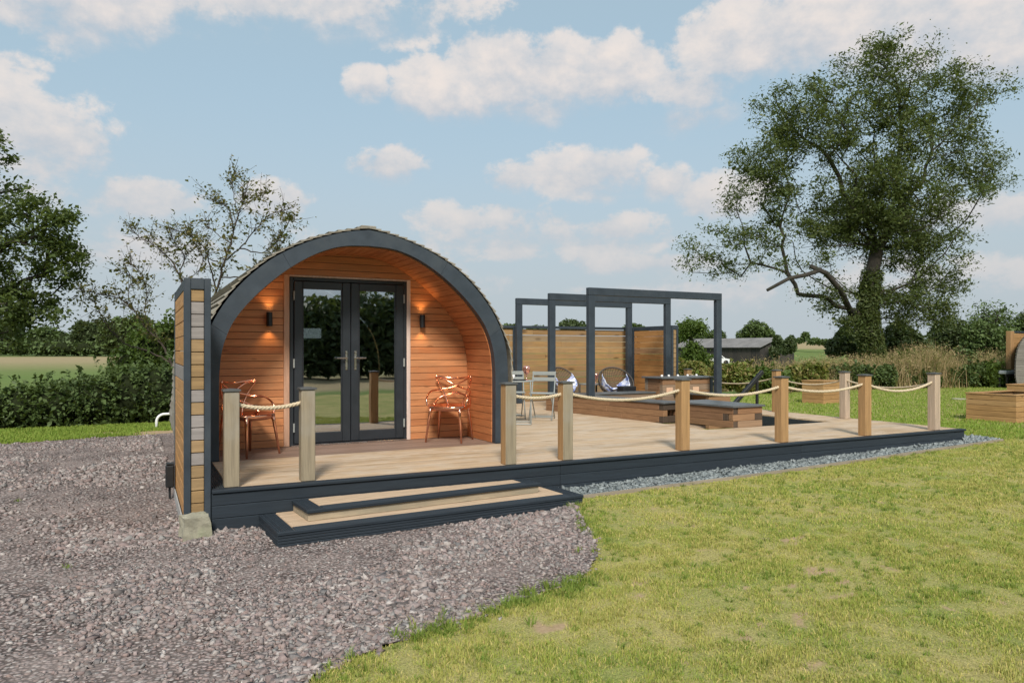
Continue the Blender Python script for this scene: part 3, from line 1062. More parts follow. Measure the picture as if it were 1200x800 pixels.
obj('arch_frame', mb, M['anth'], pod)

# inner lining boards running front to back
lin, L = smooth_prof(INN, 400)
lin_o = offset_prof(lin, -0.012)
nb = int(round(L / 0.094))
mb = MB()
for sgn in (1, -1):
    for k in range(nb):
        i0, i1 = int(400 * k / nb), min(399, int(400 * (k + 1) / nb))
        seg = np.linspace(i0, i1, 4).astype(int)
        e = 0.0034
        p = [lin_o[i] for i in seg]
        q = [offset_prof(lin, 0.012)[i] for i in seg]
        v0 = (p[1] - p[0]) / (np.linalg.norm(p[1] - p[0]) + 1e-9)
        p[0] = p[0] + v0 * e
        p[-1] = p[-1] - v0 * e
        poly = [(CX + sgn * a[0], a[1]) for a in p] + [(CX + sgn * a[0], a[1]) for a in q[::-1]]
        mb.prism(poly, YA + 0.102, YF - 0.002)
obj('porch_lining', mb, M['cedar_y'], pod)
mb = MB()                                       # backing behind the lining, so the gaps read dark
for sgn in (1, -1):
    a = offset_prof(inn, 0.016)
    b = offset_prof(out, -0.004)
    for i in range(59):
        mb.prism([(CX + sgn * a[i][0], a[i][1]), (CX + sgn * a[i + 1][0], a[i + 1][1]), (CX + sgn * b[i + 1][0], b[i + 1][1]), (CX + sgn * b[i][0], b[i][1])], YA + 0.104, YB - 0.05)
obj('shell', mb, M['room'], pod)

# front wall of horizontal cedar boards
DOX0, DOX1, DOZ1 = 1.674, 3.189, ZD + 2.105


def half_at(z):
    P = inn[::-1]
    return float(np.interp(z, P[:, 1], P[:, 0])) if z < 2.77 else 0.0


mb = MB()
z = ZD + 0.004
bh = 0.0885
G_ = 0.0065
rb = random.Random(5)
while z < 2.76:
    z1 = min(z + bh - G_, 2.765)
    ha, hb = half_at(z) - 0.003, half_at(z1) - 0.003
    segs = []
    if z1 < DOZ1 + 0.05:
        segs = [(-1, DOX0 - 0.072), (1, DOX1 + 0.058)]
    else:
        segs = [(0, 0)]
    for s_, xe in segs:
        if s_ == 0:
            poly = [(CX - ha, z), (CX + ha, z), (CX + hb, z1), (CX - hb, z1)]
        elif s_ < 0:
            poly = [(CX - ha, z), (xe, z), (xe, z1), (CX - hb, z1)]
        else:
            poly = [(xe, z), (CX + ha, z), (CX + hb, z1), (xe, z1)]
        mb.prism(poly, YF + rb.uniform(0, 0.0015), YF + 0.02)
    z += bh
obj('front_wall', mb, M['cedar'], pod)
mb = MB()
for side in (-1, 1):
    xe = DOX0 if side < 0 else DOX1
    pp = [(CX + side * p[0], p[1]) for p in inn if abs(p[0]) > abs(xe - CX) + 0.01]
    mb.prism([(xe, pp[0][1])] + pp + [(xe, ZD)], YF + 0.022, YF + 0.06)
pp = [(CX + p[0], p[1]) for p in inn if p[1] > DOZ1 + 0.01]
mb.prism(pp + [(2 * CX - p[0], p[1]) for p in pp[::-1][:-1]], YF + 0.022, YF + 0.06)
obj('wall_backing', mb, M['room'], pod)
mb = MB()
mb.box(DOX0 - 0.070, DOX0 - 0.003, YF - 0.014, YF + 0.02, ZD + 0.002, DOZ1 + 0.028, 0.003)
mb.box(DOX1 + 0.003, DOX1 + 0.056, YF - 0.014, YF + 0.02, ZD + 0.002, DOZ1 + 0.028, 0.003)
mb.box(DOX0 - 0.002, DOX1 + 0.002, YF - 0.012, YF + 0.02, DOZ1 + 0.003, DOZ1 + 0.027, 0.003)
obj('door_trim', mb, M['trim'], pod)

# doors
mb = MB()
fw = 0.045
mb.box(DOX0, DOX0 + fw, YF - 0.022, YF + 0.05, ZD + 0.001, DOZ1, 0.005)
mb.box(DOX1 - fw, DOX1, YF - 0.022, YF + 0.05, ZD + 0.001, DOZ1, 0.005)
mb.box(DOX0 + fw, DOX1 - fw, YF - 0.022, YF + 0.05, DOZ1 - fw, DOZ1, 0.005)
mb.box(DOX0 + fw, DOX1 - fw, YF - 0.022, YF + 0.05, ZD + 0.001, ZD + 0.03, 0.005)
dfo = obj('door_frame', mb, M['frame'], pod)
mb = MB()
mb.box(DOX0 + 0.01, DOX1 - 0.01, YF - 0.05, YF - 0.023, ZD + 0.001, ZD + 0.016, 0.003)
obj('threshold', mb, M['steel'], dfo)
mid = (DOX0 + DOX1) / 2
for side, xa, xb in ((-1, DOX0 + fw + 0.004, mid - 0.003), (1, mid + 0.003, DOX1 - fw - 0.004)):
    mb = MB()
    z0, z1 = ZD + 0.034, DOZ1 - fw - 0.004
    st = 0.105
    y0, y1 = YF - 0.040, YF + 0.028
    mb.box(xa, xa + st, y0, y1, z0, z1, 0.006)
    mb.box(xb - st, xb, y0, y1, z0, z1, 0.006)
    mb.box(xa + st, xb - st, y0, y1, z1 - 0.095, z1, 0.006)
    mb.box(xa + st, xb - st, y0, y1, z0, z0 + 0.125, 0.006)
    for x_, z_ in ((xa + st, 0), (xb - st - 0.012, 0)):          # glazing bead
        mb.box(x_, x_ + 0.012, y0 + 0.012, y1 - 0.02, z0 + 0.125, z1 - 0.095, 0.002)
    d = obj('door', mb, M['frame'], pod)
    g = MB()
    g.box(xa + st + 0.001, xb - st - 0.001, YF - 0.012, YF - 0.006, z0 + 0.126, z1 - 0.096, 0.001)
    obj('glass_pane', g, M['glass'], d)
    hx = (mid - 0.058) if side < 0 else (mid + 0.058)
    h = MB()
    h.box(hx - 0.014, hx + 0.014, y0 - 0.010, y0 - 0.001, 1.285, 1.530, 0.004)
    h.tube([(hx, y0 - 0.008, 1.437), (hx, y0 - 0.055, 1.437)], 0.010, 10)
    h.tube([(hx, y0 - 0.052, 1.437), (hx + side * 0.02, y0 - 0.056, 1.437), (hx + side * 0.13, y0 - 0.050, 1.437)], [0.010, 0.011, 0.008], 10)
    h.lathe([(0.016, 0), (0.016, 0.01), (0.008, 0.012)], 12, (hx, y0 - 0.012, 1.50))
    obj('handle', h, M['steel'], d)
    for zz in (2.16, 1.32, 0.52):
        hg = MB()
        hx2 = xa - 0.004 if side < 0 else xb + 0.004
        hg.tube([(hx2, y0 - 0.008, zz), (hx2, y0 - 0.008, zz + 0.11)], 0.011, 8)
        obj('hinge', hg, M['greymetal'], d)

# wall lamps (up and down lights)
LAMPS = []
for px_ in (315.5, 494.5):
    x_, y_ = ray(px_)
    lx = x_ * (YF - 0.045) / y_
    dl = (YF - 0.045) / y_
    lz = CAM_H - (374 - HOR) * dl / F_PX if px_ < 400 else CAM_H - (376.5 - HOR) * dl / F_PX
    mb = MB()
    ly = YF - 0.062
    mb.lathe([(0.026, -0.085), (0.036, -0.085), (0.036, 0.085), (0.026, 0.085), (0.026, 0.06), (0.003, 0.058)], 20, (lx, ly, lz))
    mb.box(lx - 0.02, lx + 0.02, ly + 0.03, YF - 0.001, lz - 0.05, lz + 0.05, 0.003)
    wl = obj('wall_lamp', mb, M['black'], pod, smooth=False)
    for za in (0.062, -0.075):
        mb = MB()
        mb.lathe([(0.024, za), (0.024, za + 0.004)], 16, (lx, ly, lz))
        obj('lens', mb, M['lens'], wl)
    LAMPS.append((lx, ly, lz))

# porch floor, inner room, rear wall with letterbox window
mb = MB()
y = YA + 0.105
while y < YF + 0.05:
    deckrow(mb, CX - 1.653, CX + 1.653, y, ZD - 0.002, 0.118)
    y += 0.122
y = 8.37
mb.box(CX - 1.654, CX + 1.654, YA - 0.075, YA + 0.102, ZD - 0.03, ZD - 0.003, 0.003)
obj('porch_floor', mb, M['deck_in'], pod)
mb = MB()
mb.box(CX - 1.64, CX + 1.64, YF + 0.08, YB - 0.06, ZD - 0.04, ZD - 0.002, 0.002)
mb.box(CX - 1.70, CX + 1.70, YA + 0.06, YB, 0.03, ZD - 0.045, 0.002)
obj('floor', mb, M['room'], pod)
WX0, WX1, WZ0, WZ1 = 2.545, 3.01, 1.742, 1.935
mb = MB()
rw = [(CX + p[0], p[1]) for p in inn] + [(CX - p[0], p[1]) for p in inn[::-1][:-1]]
def band(z0, z1, x0=None, x1=None):
    zz = np.linspace(z0, z1, 8)
    L_ = [(CX - half_at(t) if x0 is None else x0, t) for t in zz]
    R_ = [(CX + half_at(t) if x1 is None else x1, t) for t in zz]
    mb.prism(L_ + R_[::-1], YB - 0.055, YB - 0.01)
band(ZD, WZ0)
band(WZ1, 2.755)
band(WZ0, WZ1, None, WX0)
band(WZ0, WZ1, WX1, None)
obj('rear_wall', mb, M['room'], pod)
mb = MB()
for a in ((WX0 - 0.03, WX1 + 0.03, WZ0 - 0.03, WZ0 + 0.012), (WX0 - 0.03, WX1 + 0.03, WZ1, WZ1 + 0.03), (WX0 - 0.03, WX0, WZ0 + 0.013, WZ1), (WX1, WX1 + 0.03, WZ0 + 0.013, WZ1)):
    mb.box(a[0], a[1], YB - 0.075, YB - 0.058, a[2], a[3], 0.002)
obj('rear_window_frame', mb, M['white'], pod)

# lapped feather-edge roof boards, running front to back
shp = [(p[0], p[1] + 0.0) for p in OUT[:-1]] + [(1.86, 0.70), (1.88, 0.40), (1.80, 0.06)]
shp = [(a + (0.05 if z < 1.7 else 0.02), z) for a, z in shp]
shp[0] = (0, 2.975)
sp, SL = smooth_prof(shp, 500)
ns = int(SL / 0.112)
mb = MB()
rs = random.Random(9)
for sgn in (1, -1):
    for k in range(ns):
        i0 = int(499 * k / ns)
        i1 = min(499, int(499 * (k + 1.28) / ns))
        a, b = sp[i0], sp[i1]
        t = (b - a) / np.linalg.norm(b - a)
        n = np.array((-t[1], t[0]))
        if n[0] < 0 or (abs(n[0]) < 0.2 and n[1] < 0):
            n = -n
        y = YA + 0.012 + rs.uniform(-0.006, 0.006)
        while y < YB - 0.05:
            e = min(YB + rs.uniform(0, 0.02), y + rs.uniform(1.1, 2.2))
            j = rs.uniform(-0.006, 0.006)
            bb = b + t * j
            th = 0.026 + rs.uniform(-0.004, 0.004)
            poly = [a + n * 0.004, bb + n * 0.018, bb + n * (0.018 + th * 0.8), a + n * 0.010]
            mb.prism([(CX + sgn * p[0], p[1]) for p in poly], y, e - 0.004)
            y = e
mb.box(CX - 0.09, CX + 0.09, YA + 0.02, YB, 2.985, 3.012, 0.004)
obj('roof', mb, M['shingle'], pod)

# ------------------------------------------------------------------ privacy screens (double sided, boarded ends)
def screen(name, label, x0, x1, y0, y1, zb, zt, open_end_low_y=True, post_mid=()):
    s = thing(name, label, 'screen', ((x0 + x1) / 2, (y0 + y1) / 2, 0))
    pw = 0.052
    for xa, ya in ((x0, y0), (x1 - pw, y0), (x0, y1 - 0.09), (x1 - pw, y1 - 0.09)):
        f = MB()
        f.box(xa, xa + pw, ya, ya + 0.09, zb - 0.12, zt, 0.004)
        obj('post', f, M['anth'], s)
    c = MB()
    c.box(x0 + pw + 0.001, x1 - pw - 0.001, y0 + 0.002, y0 + 0.09, zt - 0.095, zt - 0.001, 0.003)
    c.box(x0 + 0.004, x1 - 0.004, y0 + 0.0905, y1 - 0.0905, zt - 0.095, zt - 0.003, 0.003)
    obj('screen_cap', c, M['anth'], s)
    return s


scr = screen('privacy_screen', 'narrow double sided slatted screen beside the pod, its end boards part grey', 0.345, 0.555, 6.72, 8.56, 0.05, 2.152)
greys = (1, 2, 3, 8, 10, 11, 13)
zz, k = 2.055, 0
g1 = MB()
while zz > 0.08:
    zb = max(zz - 0.104, 0.02)
    g1.cur = 1 if k in greys else 0
    g1.box(0.3985, 0.5015, 6.735, 6.762, zb + 0.003, zz, 0.004)
    zz -= 0.107
    k += 1
o = obj('end_panel', g1, [M['slat'], M['slat_grey']], scr)
o['label'] = 'stack of tan and silver grey end boards'
for xa, xb in ((0.350, 0.374), (0.526, 0.550)):
    g1 = MB()
    zz, k = 2.055, 0
    while zz > 0.14:
        g1.cur = 1 if (k == 5 and xa < 0.4) else 0
        g1.box(xa, xb, 6.811, 8.469, max(zz - 0.128, 0.10), zz - 0.003, 0.004)
        zz -= 0.131
        k += 1
    obj('side_panel', g1, [M['slat_y'], M['slat_grey']], scr)
mb = MB()
mb.box(0.336, 0.348, 6.74, 8.56, 0.075, 0.092, 0.002)
mb.box(0.338, 0.350, 6.74, 8.56, -0.02, 0.073, 0.002)
obj('base_strip', mb, plain('pale_grey_strip', (0.36, 0.36, 0.35), 0.6), scr)
mb = MB()
mb.box(0.255, 0.336, 8.36, 8.50, 0.11, 0.34, 0.012)
mb.box(0.262, 0.335, 8.375, 8.485, 0.345, 0.36, 0.006)
mb.tube([(0.295, 8.43, 0.11), (0.295, 8.43, -0.02)], 0.012, 8)
o = obj('socket_box', mb, M['black'], scr)

# rough stone
bm = bmesh.new()
bmesh.ops.create_cube(bm, size=1)
bmesh.ops.subdivide_edges(bm, edges=bm.edges[:], cuts=5, use_grid_fill=True)
pv = np.array([v.co[:] for v in bm.verts])
nn = fbm(pv + 4.1, 2.5, 4) - 0.5
n2 = fbm(pv + 9.1, 7, 3) - 0.5
for v, a, b in zip(bm.verts, nn, n2):
    v.co += v.co.normalized() * (a * 0.34 + b * 0.07)
    v.co.x *= 0.215 * (1 - 0.16 * v.co.z)
    v.co.y *= 0.17
    v.co.z = v.co.z * 0.20 + 0.075
me = bpy.data.meshes.new('stone_block')
bm.to_mesh(me)
bm.free()
me.materials.append(M['stone'])
o = link(bpy.data.objects.new('stone_block', me))
o.location = (0.425, 6.59, 0)
o.rotation_euler = (0.03, -0.05, 0.18)
tag(o, 'rough pale sandstone block at the foot of the slatted screen', 'stone')

# ------------------------------------------------------------------ rope posts and ropes
PW = 0.125


def rope_post(x, y, h, label, mats, zb=ZD):
    p = thing('rope_post', label, 'post', (x, y, zb), group='rope posts of the deck')
    mb = MB()
    w = PW / 2
    mb.box(x - w, x + w, y - w, y + w, zb + 0.001, zb + h - 0.026, 0.006)
    if len(mats) > 1:                           # weathered front face
        mb.m = [1 if abs(sum(mb.v[i][1] for i in f) / len(f) - (y - w)) < 0.012 else 0 for f in mb.f]
    obj('post', mb, list(mats), p)
    mb = MB()
    c = w + 0.012
    mb.prism([(x - c, y - c), (x + c, y - c), (x + c, y + c), (x - c, y + c)], zb + h - 0.025, zb + h - 0.010, 'xy')
    mb.add([(x - c, y - c, zb + h - 0.0099), (x + c, y - c, zb + h - 0.0099), (x + c, y + c, zb + h - 0.0099), (x - c, y + c, zb + h - 0.0099), (x, y, zb + h)],
           [(0, 1, 4), (1, 2, 4), (2, 3, 4), (3, 0, 4)])
    obj('post_cap', mb, M['cap'], p)
    return (x, y)


YP = 6.838
G, T, PL = M['post_grey'], M['post_tan'], M['post_pale']
front = [rope_post(0.73, YP, 0.863, 'grey weathered post at the left end of the deck, beside the slatted screen', (G,)),
         rope_post(1.386, YP, 0.863, 'greenish grey post standing in front of the left glass door', (G,)),
         rope_post(3.467, YP, 0.863, 'tan and grey post just in front of the right foot of the arch', (T, G)),
         rope_post(4.165, YP, 0.863, 'split grey faced post between the bistro set and the sunken seat wall', (T, G)),
         rope_post(5.805, YP, 0.863, 'golden post in front of the corner of the sunken seat wall', (T,)),
         rope_post(7.450, YP, 0.863, 'tan front post just right of the black handrail', (T,)),
         rope_post(9.069, YP, 0.863, 'orange tan post second from the right end of the front edge', (T,)),
         rope_post(10.62, YP, 0.863, 'pale post at the front right corner of the deck', (PL,))]
back = [rope_post(10.976, 8.67, 0.83, 'pinkish tan post on the right edge of the deck, nearest the pale corner post', (PL,)),
        rope_post(10.976, 10.20, 0.82, 'post on the right edge of the deck, half hidden behind a tan front post', (T,)),
        rope_post(10.976, 12.75, 0.78, 'farthest rope post, behind the dark topped bar beside the bushes', (T,))]


def rope(a, b, za, zb_, sag, label, r=0.019):
    mb = MB()
    n = max(40, int(np.hypot(a[0] - b[0], a[1] - b[1]) * 42))
    A, B = Vector((a[0], a[1], za)), Vector((b[0], b[1], zb_))
    d = (B - A).normalized()
    A = A + d * 0.03
    B = B - d * 0.03
    t = np.linspace(0, 1, n)
    L_ = (B - A).length
    c = [A.lerp(B, k) - Vector((0, 0, sag * 4 * k * (1 - k))) for k in t]
    side = Vector((-d.y, d.x, 0))
    for s in range(3):
        pts = []
        for i, k in enumerate(t):
            tg = (c[min(i + 1, n - 1)] - c[max(i - 1, 0)]).normalized()
            upv = side.cross(tg)
            ph = 2 * math.pi * (L_ * k / 0.10) + s * 2 * math.pi / 3
            pts.append(c[i] + (side * math.cos(ph) + upv * math.sin(ph)) * r * 0.52)
        mb.tube(pts, r * 0.56, 6)
    return tag(obj('rope', mb, M['rope'], smooth=True), label, 'rope', 'ropes between the deck posts')


zr = 1.065
rope(front[0], front[1], zr, zr, 0.045, 'short thick rope between the two leftmost posts, in front of the left copper chair')
rope(front[2], front[3], zr, zr, 0.040, 'short rope hanging in front of the legs of the bistro table')
rope(front[3], front[4], zr, zr, 0.095, 'rope hanging in front of the long sunken seat wall')
rope(front[4], front[5], zr, zr, 0.090, 'rope of the front row passing before the black handrail')
rope(front[5], front[6], zr, zr, 0.085, 'front rope hanging before the far planter on the lawn')
rope(front[6], front[7], zr, zr, 0.120, 'front rope at the right end of the deck, ending at the pale corner post')
rope(back[2], back[1], 0.342 + 0.66, 0.342 + 0.66, 0.165, 'thin looking rope of the far row, passing behind the black handrail', 0.0145)
rope(back[1], back[0], 0.342 + 0.66, 0.342 + 0.67, 0.105, 'rope on the right deck edge, crossing before the top of the far planter', 0.0145)
rope(back[0], front[7], 0.342 + 0.67, 0.342 + 0.70, 0.10, 'rope running from the pinkish edge post forward to the pale corner post', 0.0155)

# ------------------------------------------------------------------ pergola portals
def portal(xl, xr, y, zl, zr_, top, label):
    p = thing('pergola_portal', label, 'pergola', ((xl + xr) / 2, y, ZD), group='dark pergola portals over the seating')
    w, dpt = 0.068, 0.05
    for x, zb in ((xl, zl), (xr, zr_)):
        mb = MB()
        mb.box(x - w, x + w, y - dpt, y + dpt, zb + 0.001, top - 0.142, 0.006)
        obj('post', mb, M['anth'], p)
    mb = MB()
    mb.box(xl - w, xr + w, y - dpt - 0.002, y + dpt + 0.002, top - 0.140, top, 0.006)
    obj('beam', mb, M['anth'], p)


portal(7.46, 10.555, 11.35, 0.684, ZD, 2.69, 'nearest and largest dark portal frame, one post on the seat wall')
portal(7.50, 10.47, 12.85, ZD, ZD, 2.69, 'middle dark portal frame between two similar frames')
portal(7.57, 10.58, 14.42, ZD, ZD, 2.69, 'rearmost dark portal frame, close before the board fence')

# ------------------------------------------------------------------ fences
FY = 14.78
fen = thing('board_fence', 'long fence of knotty horizontal boards with dark rail behind the pergola', 'fence', (8, FY, 0))
mb = MB()
zz = 2.02
while zz > 0.4:
    xa = 4.2
    while xa < 10.85:
        L_ = rr.uniform(3.2, 4.8)
        e = min(10.86, xa + L_)
        mb.box(xa, e - 0.004, FY, FY + 0.022, max(zz - 0.138, ZD + 0.01), zz - rr.uniform(0.003, 0.009), 0.003)
        xa = e
    zz -= 0.141
obj('board_panel', mb, M['fence'], fen)
mb = MB()
mb.box(4.15, 10.88, FY - 0.045, FY + 0.06, 2.03, 2.09, 0.005)
obj('top_rail', mb, M['anth'], fen)
for x in (5.77, 7.63, 10.80):
    mb = MB()
    mb.box(x - 0.035, x + 0.035, FY - 0.035, FY - 0.002, ZD, 2.028, 0.004)
    obj('post', mb, M['anth'], fen)

rf = screen('side_screen', 'short double sided board screen at the right end of the long fence', 10.895, 11.085, 13.2, FY - 0.05, ZD + 0.02, 2.10)
mb = MB()
zz = 2.0
while zz > 0.45:
    mb.box(10.948, 11.032, 13.215, 13.24, max(zz - 0.104, ZD), zz - 0.003, 0.003)
    zz -= 0.107
obj('end_panel', mb, M['slat'], rf)
for xa in (10.905, 11.053):
    mb = MB()
    zz = 2.0
    while zz > 0.45:
        mb.box(xa, xa + 0.022, 13.291, FY - 0.141, max(zz - 0.138, ZD), zz - 0.004, 0.003)
        zz -= 0.141
    obj('side_panel', mb, M['fence_y'], rf)

# ------------------------------------------------------------------ sunken seating
seat = thing('sunken_seating', 'sunken seating pit walled with stacked timber sleepers and dark flat caps', 'seating', (8.6, 10.3, 0))
SM = [M['sleeper'], M['sleeper_x'], M['sleeper_end']]
ang = math.atan2(0.45, 3.08)
W1 = Matrix.Translation((7.65, 9.48, 0)) @ Matrix.Rotation(ang, 4, 'Z')      # local y runs along the wall
CH = 0.1035
rs = random.Random(21)


class Wall(MB):
    def s(s, k, *a):
        s.cur = k
        s.box(*a)


def wall_parts(wb, cap):
    w_ = obj('sleeper_wall', wb, SM, seat)
    obj('seat_cap', cap, M['seatcap'], w_)


w1, cp = Wall(), MB()
for r in range(3):
    z0 = ZD + 0.001 + r * CH
    z1 = z0 + CH - 0.003
    y = 0.0 if r % 2 else 0.10
    if not r % 2:
        w1.s(2, 0.0, 0.36, 0.0, 0.098, z0, z1, 0.004, W1)
    while y < 3.1:
        e = min(3.115, y + rs.uniform(0.75, 1.5))
        if 3.115 - e < 0.3:
            e = 3.115
        j = rs.uniform(-0.004, 0.004)
        w1.s(0, 0.0 + j, 0.10 + j, y + 0.002, e - 0.002, z0, z1, 0.005, W1)
        y = e
    w1.s(0, 0.28, 0.38, 0.11, 3.1, z0, z1, 0.004, W1)
    w1.s(2, 0.102, 0.27, 3.02, 3.115, z0, z1, 0.004, W1)
cp.box(-0.025, 0.41, -0.03, 3.14, ZD + 0.313, ZD + 0.340, 0.004, W1)
wall_parts(w1, cp)
# near arm
w2, cp = Wall(), MB()
x1, y0, y1 = 8.72, 8.385, 9.62
SK = Matrix.Translation((8.11, 8.385, 0)) @ Matrix.Rotation(R(7.0), 4, 'Z') @ Matrix.Translation((-8.11, -8.385, 0))
x0 = 8.11
for r in range(3):
    z0 = ZD + 0.001 + r * CH
    z1 = z0 + CH - 0.003
    if r % 2 == 0:
        w2.s(0, x0, x0 + 0.10, y0, y1, z0, z1, 0.005, SK)
        w2.s(2, x0 + 0.002, x0 + 0.098, y0 - 0.003, y0 - 0.0005, z0 + 0.003, z1 - 0.003, 0.001, SK)
        w2.s(1, x0 + 0.102, x1, y0 + 0.001, y0 + 0.10, z0, z1, 0.005)
    else:
        w2.s(0, x0, x0 + 0.10, y0 + 0.205, y1, z0, z1, 0.005, SK)
        w2.s(2, x0 + 0.002, x0 + 0.10, y0 + 0.104, y0 + 0.203, z0, z1, 0.004, SK)
        w2.s(1, x0 - 0.002, x1 - 0.16, y0, y0 + 0.098, z0, z1, 0.005)
        w2.s(2, x1 - 0.157, x1, y0, y0 + 0.098, z0, z1, 0.004)
    w2.s(0, x1 - 0.11, x1 - 0.001, y0 + 0.103, 9.6, z0, z1, 0.004)
cp.prism([(x0 - 0.03, y0 - 0.03), (x1 + 0.03, y0 - 0.03), (x1 + 0.03, 9.70), (x0 - 0.17, 9.70), (x0 - 0.16, 9.50)], ZD + 0.3135, ZD + 0.3405, 'xy')
wall_parts(w2, cp)
# far bench, right bench
w3, w4, c3, c4 = Wall(), Wall(), MB(), MB()
for r in range(4):
    z0 = 0.014 + r * 0.16
    w3.s(1, 8.0, 9.44, 11.955, 12.05, z0, z0 + 0.157, 0.005)
    w4.s(1, 9.75, 10.30, 10.72, 10.82, z0, z0 + 0.157, 0.005)
    w4.s(0, 10.20, 10.30, 10.83, 11.70, z0, z0 + 0.157, 0.005)
c3.box(7.60, 9.44, 11.93, 12.40, ZD + 0.3125, ZD + 0.339, 0.004)
c4.box(9.72, 10.31, 10.69, 11.73, ZD + 0.3125, ZD + 0.339, 0.004)
wall_parts(w3, c3)
wall_parts(w4, c4)

bar = thing('hearth_bar', 'waist high sleeper built bar with dark top beside the board screen', 'bar', (10.1, 12.05, ZD))
b1, b2 = MB(), MB()
for r in range(5):
    z0 = ZD + 0.001 + r * 0.121
    if r % 2:
        b1.box(9.47, 10.72, 11.76, 11.86, z0, z0 + 0.118, 0.005)
    else:
        b1.box(9.47, 10.2, 11.76, 11.86, z0, z0 + 0.118, 0.005)
        b1.box(10.204, 10.72, 11.76, 11.86, z0, z0 + 0.118, 0.005)
    b1.box(9.47, 10.72, 12.25, 12.35, z0, z0 + 0.118, 0.005)
    b2.box(9.47, 9.57, 11.865, 12.245, z0, z0 + 0.118, 0.005)
obj('front_sleepers', b1, M['sleeper_x'], bar)
obj('side_sleepers', b2, M['sleeper'], bar)
mb = MB()
mb.box(10.722, 10.80, 11.75, 12.36, ZD + 0.001, ZD + 0.604, 0.004)
obj('end_panel', mb, M['anth'], bar)
mb = MB()
mb.box(9.42, 10.83, 11.72, 12.40, ZD + 0.607, ZD + 0.640, 0.005)
obj('bar_top', mb, M['seatcap'], bar)
PEG = plain('pale_end_grain', (0.62, 0.40, 0.26), 0.7)
for x in (9.56, 10.25):
    mb = MB()
    mb.box(x, x + 0.16, 11.745, 11.759, ZD + 0.30, ZD + 0.43, 0.003)
    obj('pale_block', mb, PEG, bar)
for i, (x, lb) in enumerate(((9.60, 'small white jar at the left end of the dark bar top'), (9.78, 'small white jar, second from the left on the bar top'), (10.02, 'small white jar on the middle of the bar top'),
                             (10.28, 'small white jar right of the middle on the bar top'), (10.52, 'small white jar nearest the right end of the bar top'))):
    mb = MB()
    mb.lathe([(0.020, 0), (0.025, 0.008), (0.025, 0.030), (0.020, 0.037), (0.020, 0.042), (0.017, 0.042), (0.017, 0.014)], 14, (x, 11.95, ZD + 0.641))
    tag(obj('jar', mb, M['white'], smooth=True), lb, 'jar', 'white jars on the bar')

hr = thing('handrail', 'black metal handrail sloping down into the sunken seating pit', 'handrail', (10.36, 10.1, ZD))
A = Vector((10.50, 10.1, 1.13))
Bq = Vector((9.72, 10.1, 0.48))
mb = MB()
L_ = (A - Bq).length
mt = Matrix.Translation((A + Bq) / 2) @ Matrix.Rotation(-math.atan2(A.z - Bq.z, A.x - Bq.x), 4, 'Y')
mb.box(-L_ / 2, L_ / 2, -0.035, 0.035, -0.034, 0.034, 0.005, mt)
obj('rail', mb, M['black'], hr)
for x, zb, zt in ((10.365, ZD + 0.001, 0.985), (9.80, 0.013, 0.52)):
    mb = MB()
    mb.box(x - 0.022, x + 0.022, 10.078, 10.122, zb, zt, 0.004)
    obj('post', mb, M['black'], hr)

# ------------------------------------------------------------------ chairs and tables
def spline(pts, n=10):
    P = [Vector(p) for p in pts]
    P = [P[0] * 2 - P[1]] + P + [P[-1] * 2 - P[-2]]
    o = []
    for i in range(1, len(P) - 2):
        a, b, c, d = P[i - 1:i + 3]
        for k in range(n):
            t = k / n
            o.append(0.5 * (2 * b + (c - a) * t + (2 * a - 5 * b + 4 * c - d) * t * t + (3 * b - 3 * c + d - a) * t ** 3))
    o.append(P[-2])
    return o


ch = thing('copper_chair', 'shiny copper armchair with looping back, left of the doors', 'chair', group='copper chairs under the arch')
mb = MB()
prof = []
for k in range(28):
    a = 2 * math.pi * k / 28
    sq = (abs(math.cos(a)) ** 2.6 + abs(math.sin(a)) ** 2.6) ** (-1 / 2.6)
    prof.append((0.265 * sq * math.cos(a), 0.245 * sq * math.sin(a)))
rings = [(0.90, 0.418), (1.02, 0.448), (1.04, 0.468), (1.01, 0.480), (0.93, 0.470), (0.6, 0.440), (0.25, 0.428)]
vs = [(x * s, y * s, z + (0.012 if y < -0.15 and s > .8 else 0) * -1) for s, z in rings for x, y in prof]
fs = [(i * 28 + k, i * 28 + (k + 1) % 28, (i + 1) * 28 + (k + 1) % 28, (i + 1) * 28 + k) for i in range(len(rings) - 1) for k in range(28)]
fs.append(tuple(6 * 28 + k for k in range(28)))
vs += [(x * 0.6, y * 0.6, 0.404) for x, y in prof]
fs += [(k, 7 * 28 + k, 7 * 28 + (k + 1) % 28, (k + 1) % 28) for k in range(28)]
fs.append(tuple(7 * 28 + 27 - k for k in range(28)))
mb.add(vs, fs)
obj('seat', mb, M['copper'], ch, smooth=True, local=True)
for sx, sy in ((-1, -1), (1, -1), (-1, 1), (1, 1)):
    mb = MB()
    mb.tube([(sx * 0.195, sy * 0.175, 0.452), (sx * 0.205, sy * 0.185, 0.38), (sx * 0.245, sy * 0.235, 0.0)], [0.028, 0.019, 0.012], 10)
    obj('leg', mb, M['copper'], ch, smooth=True, local=True)
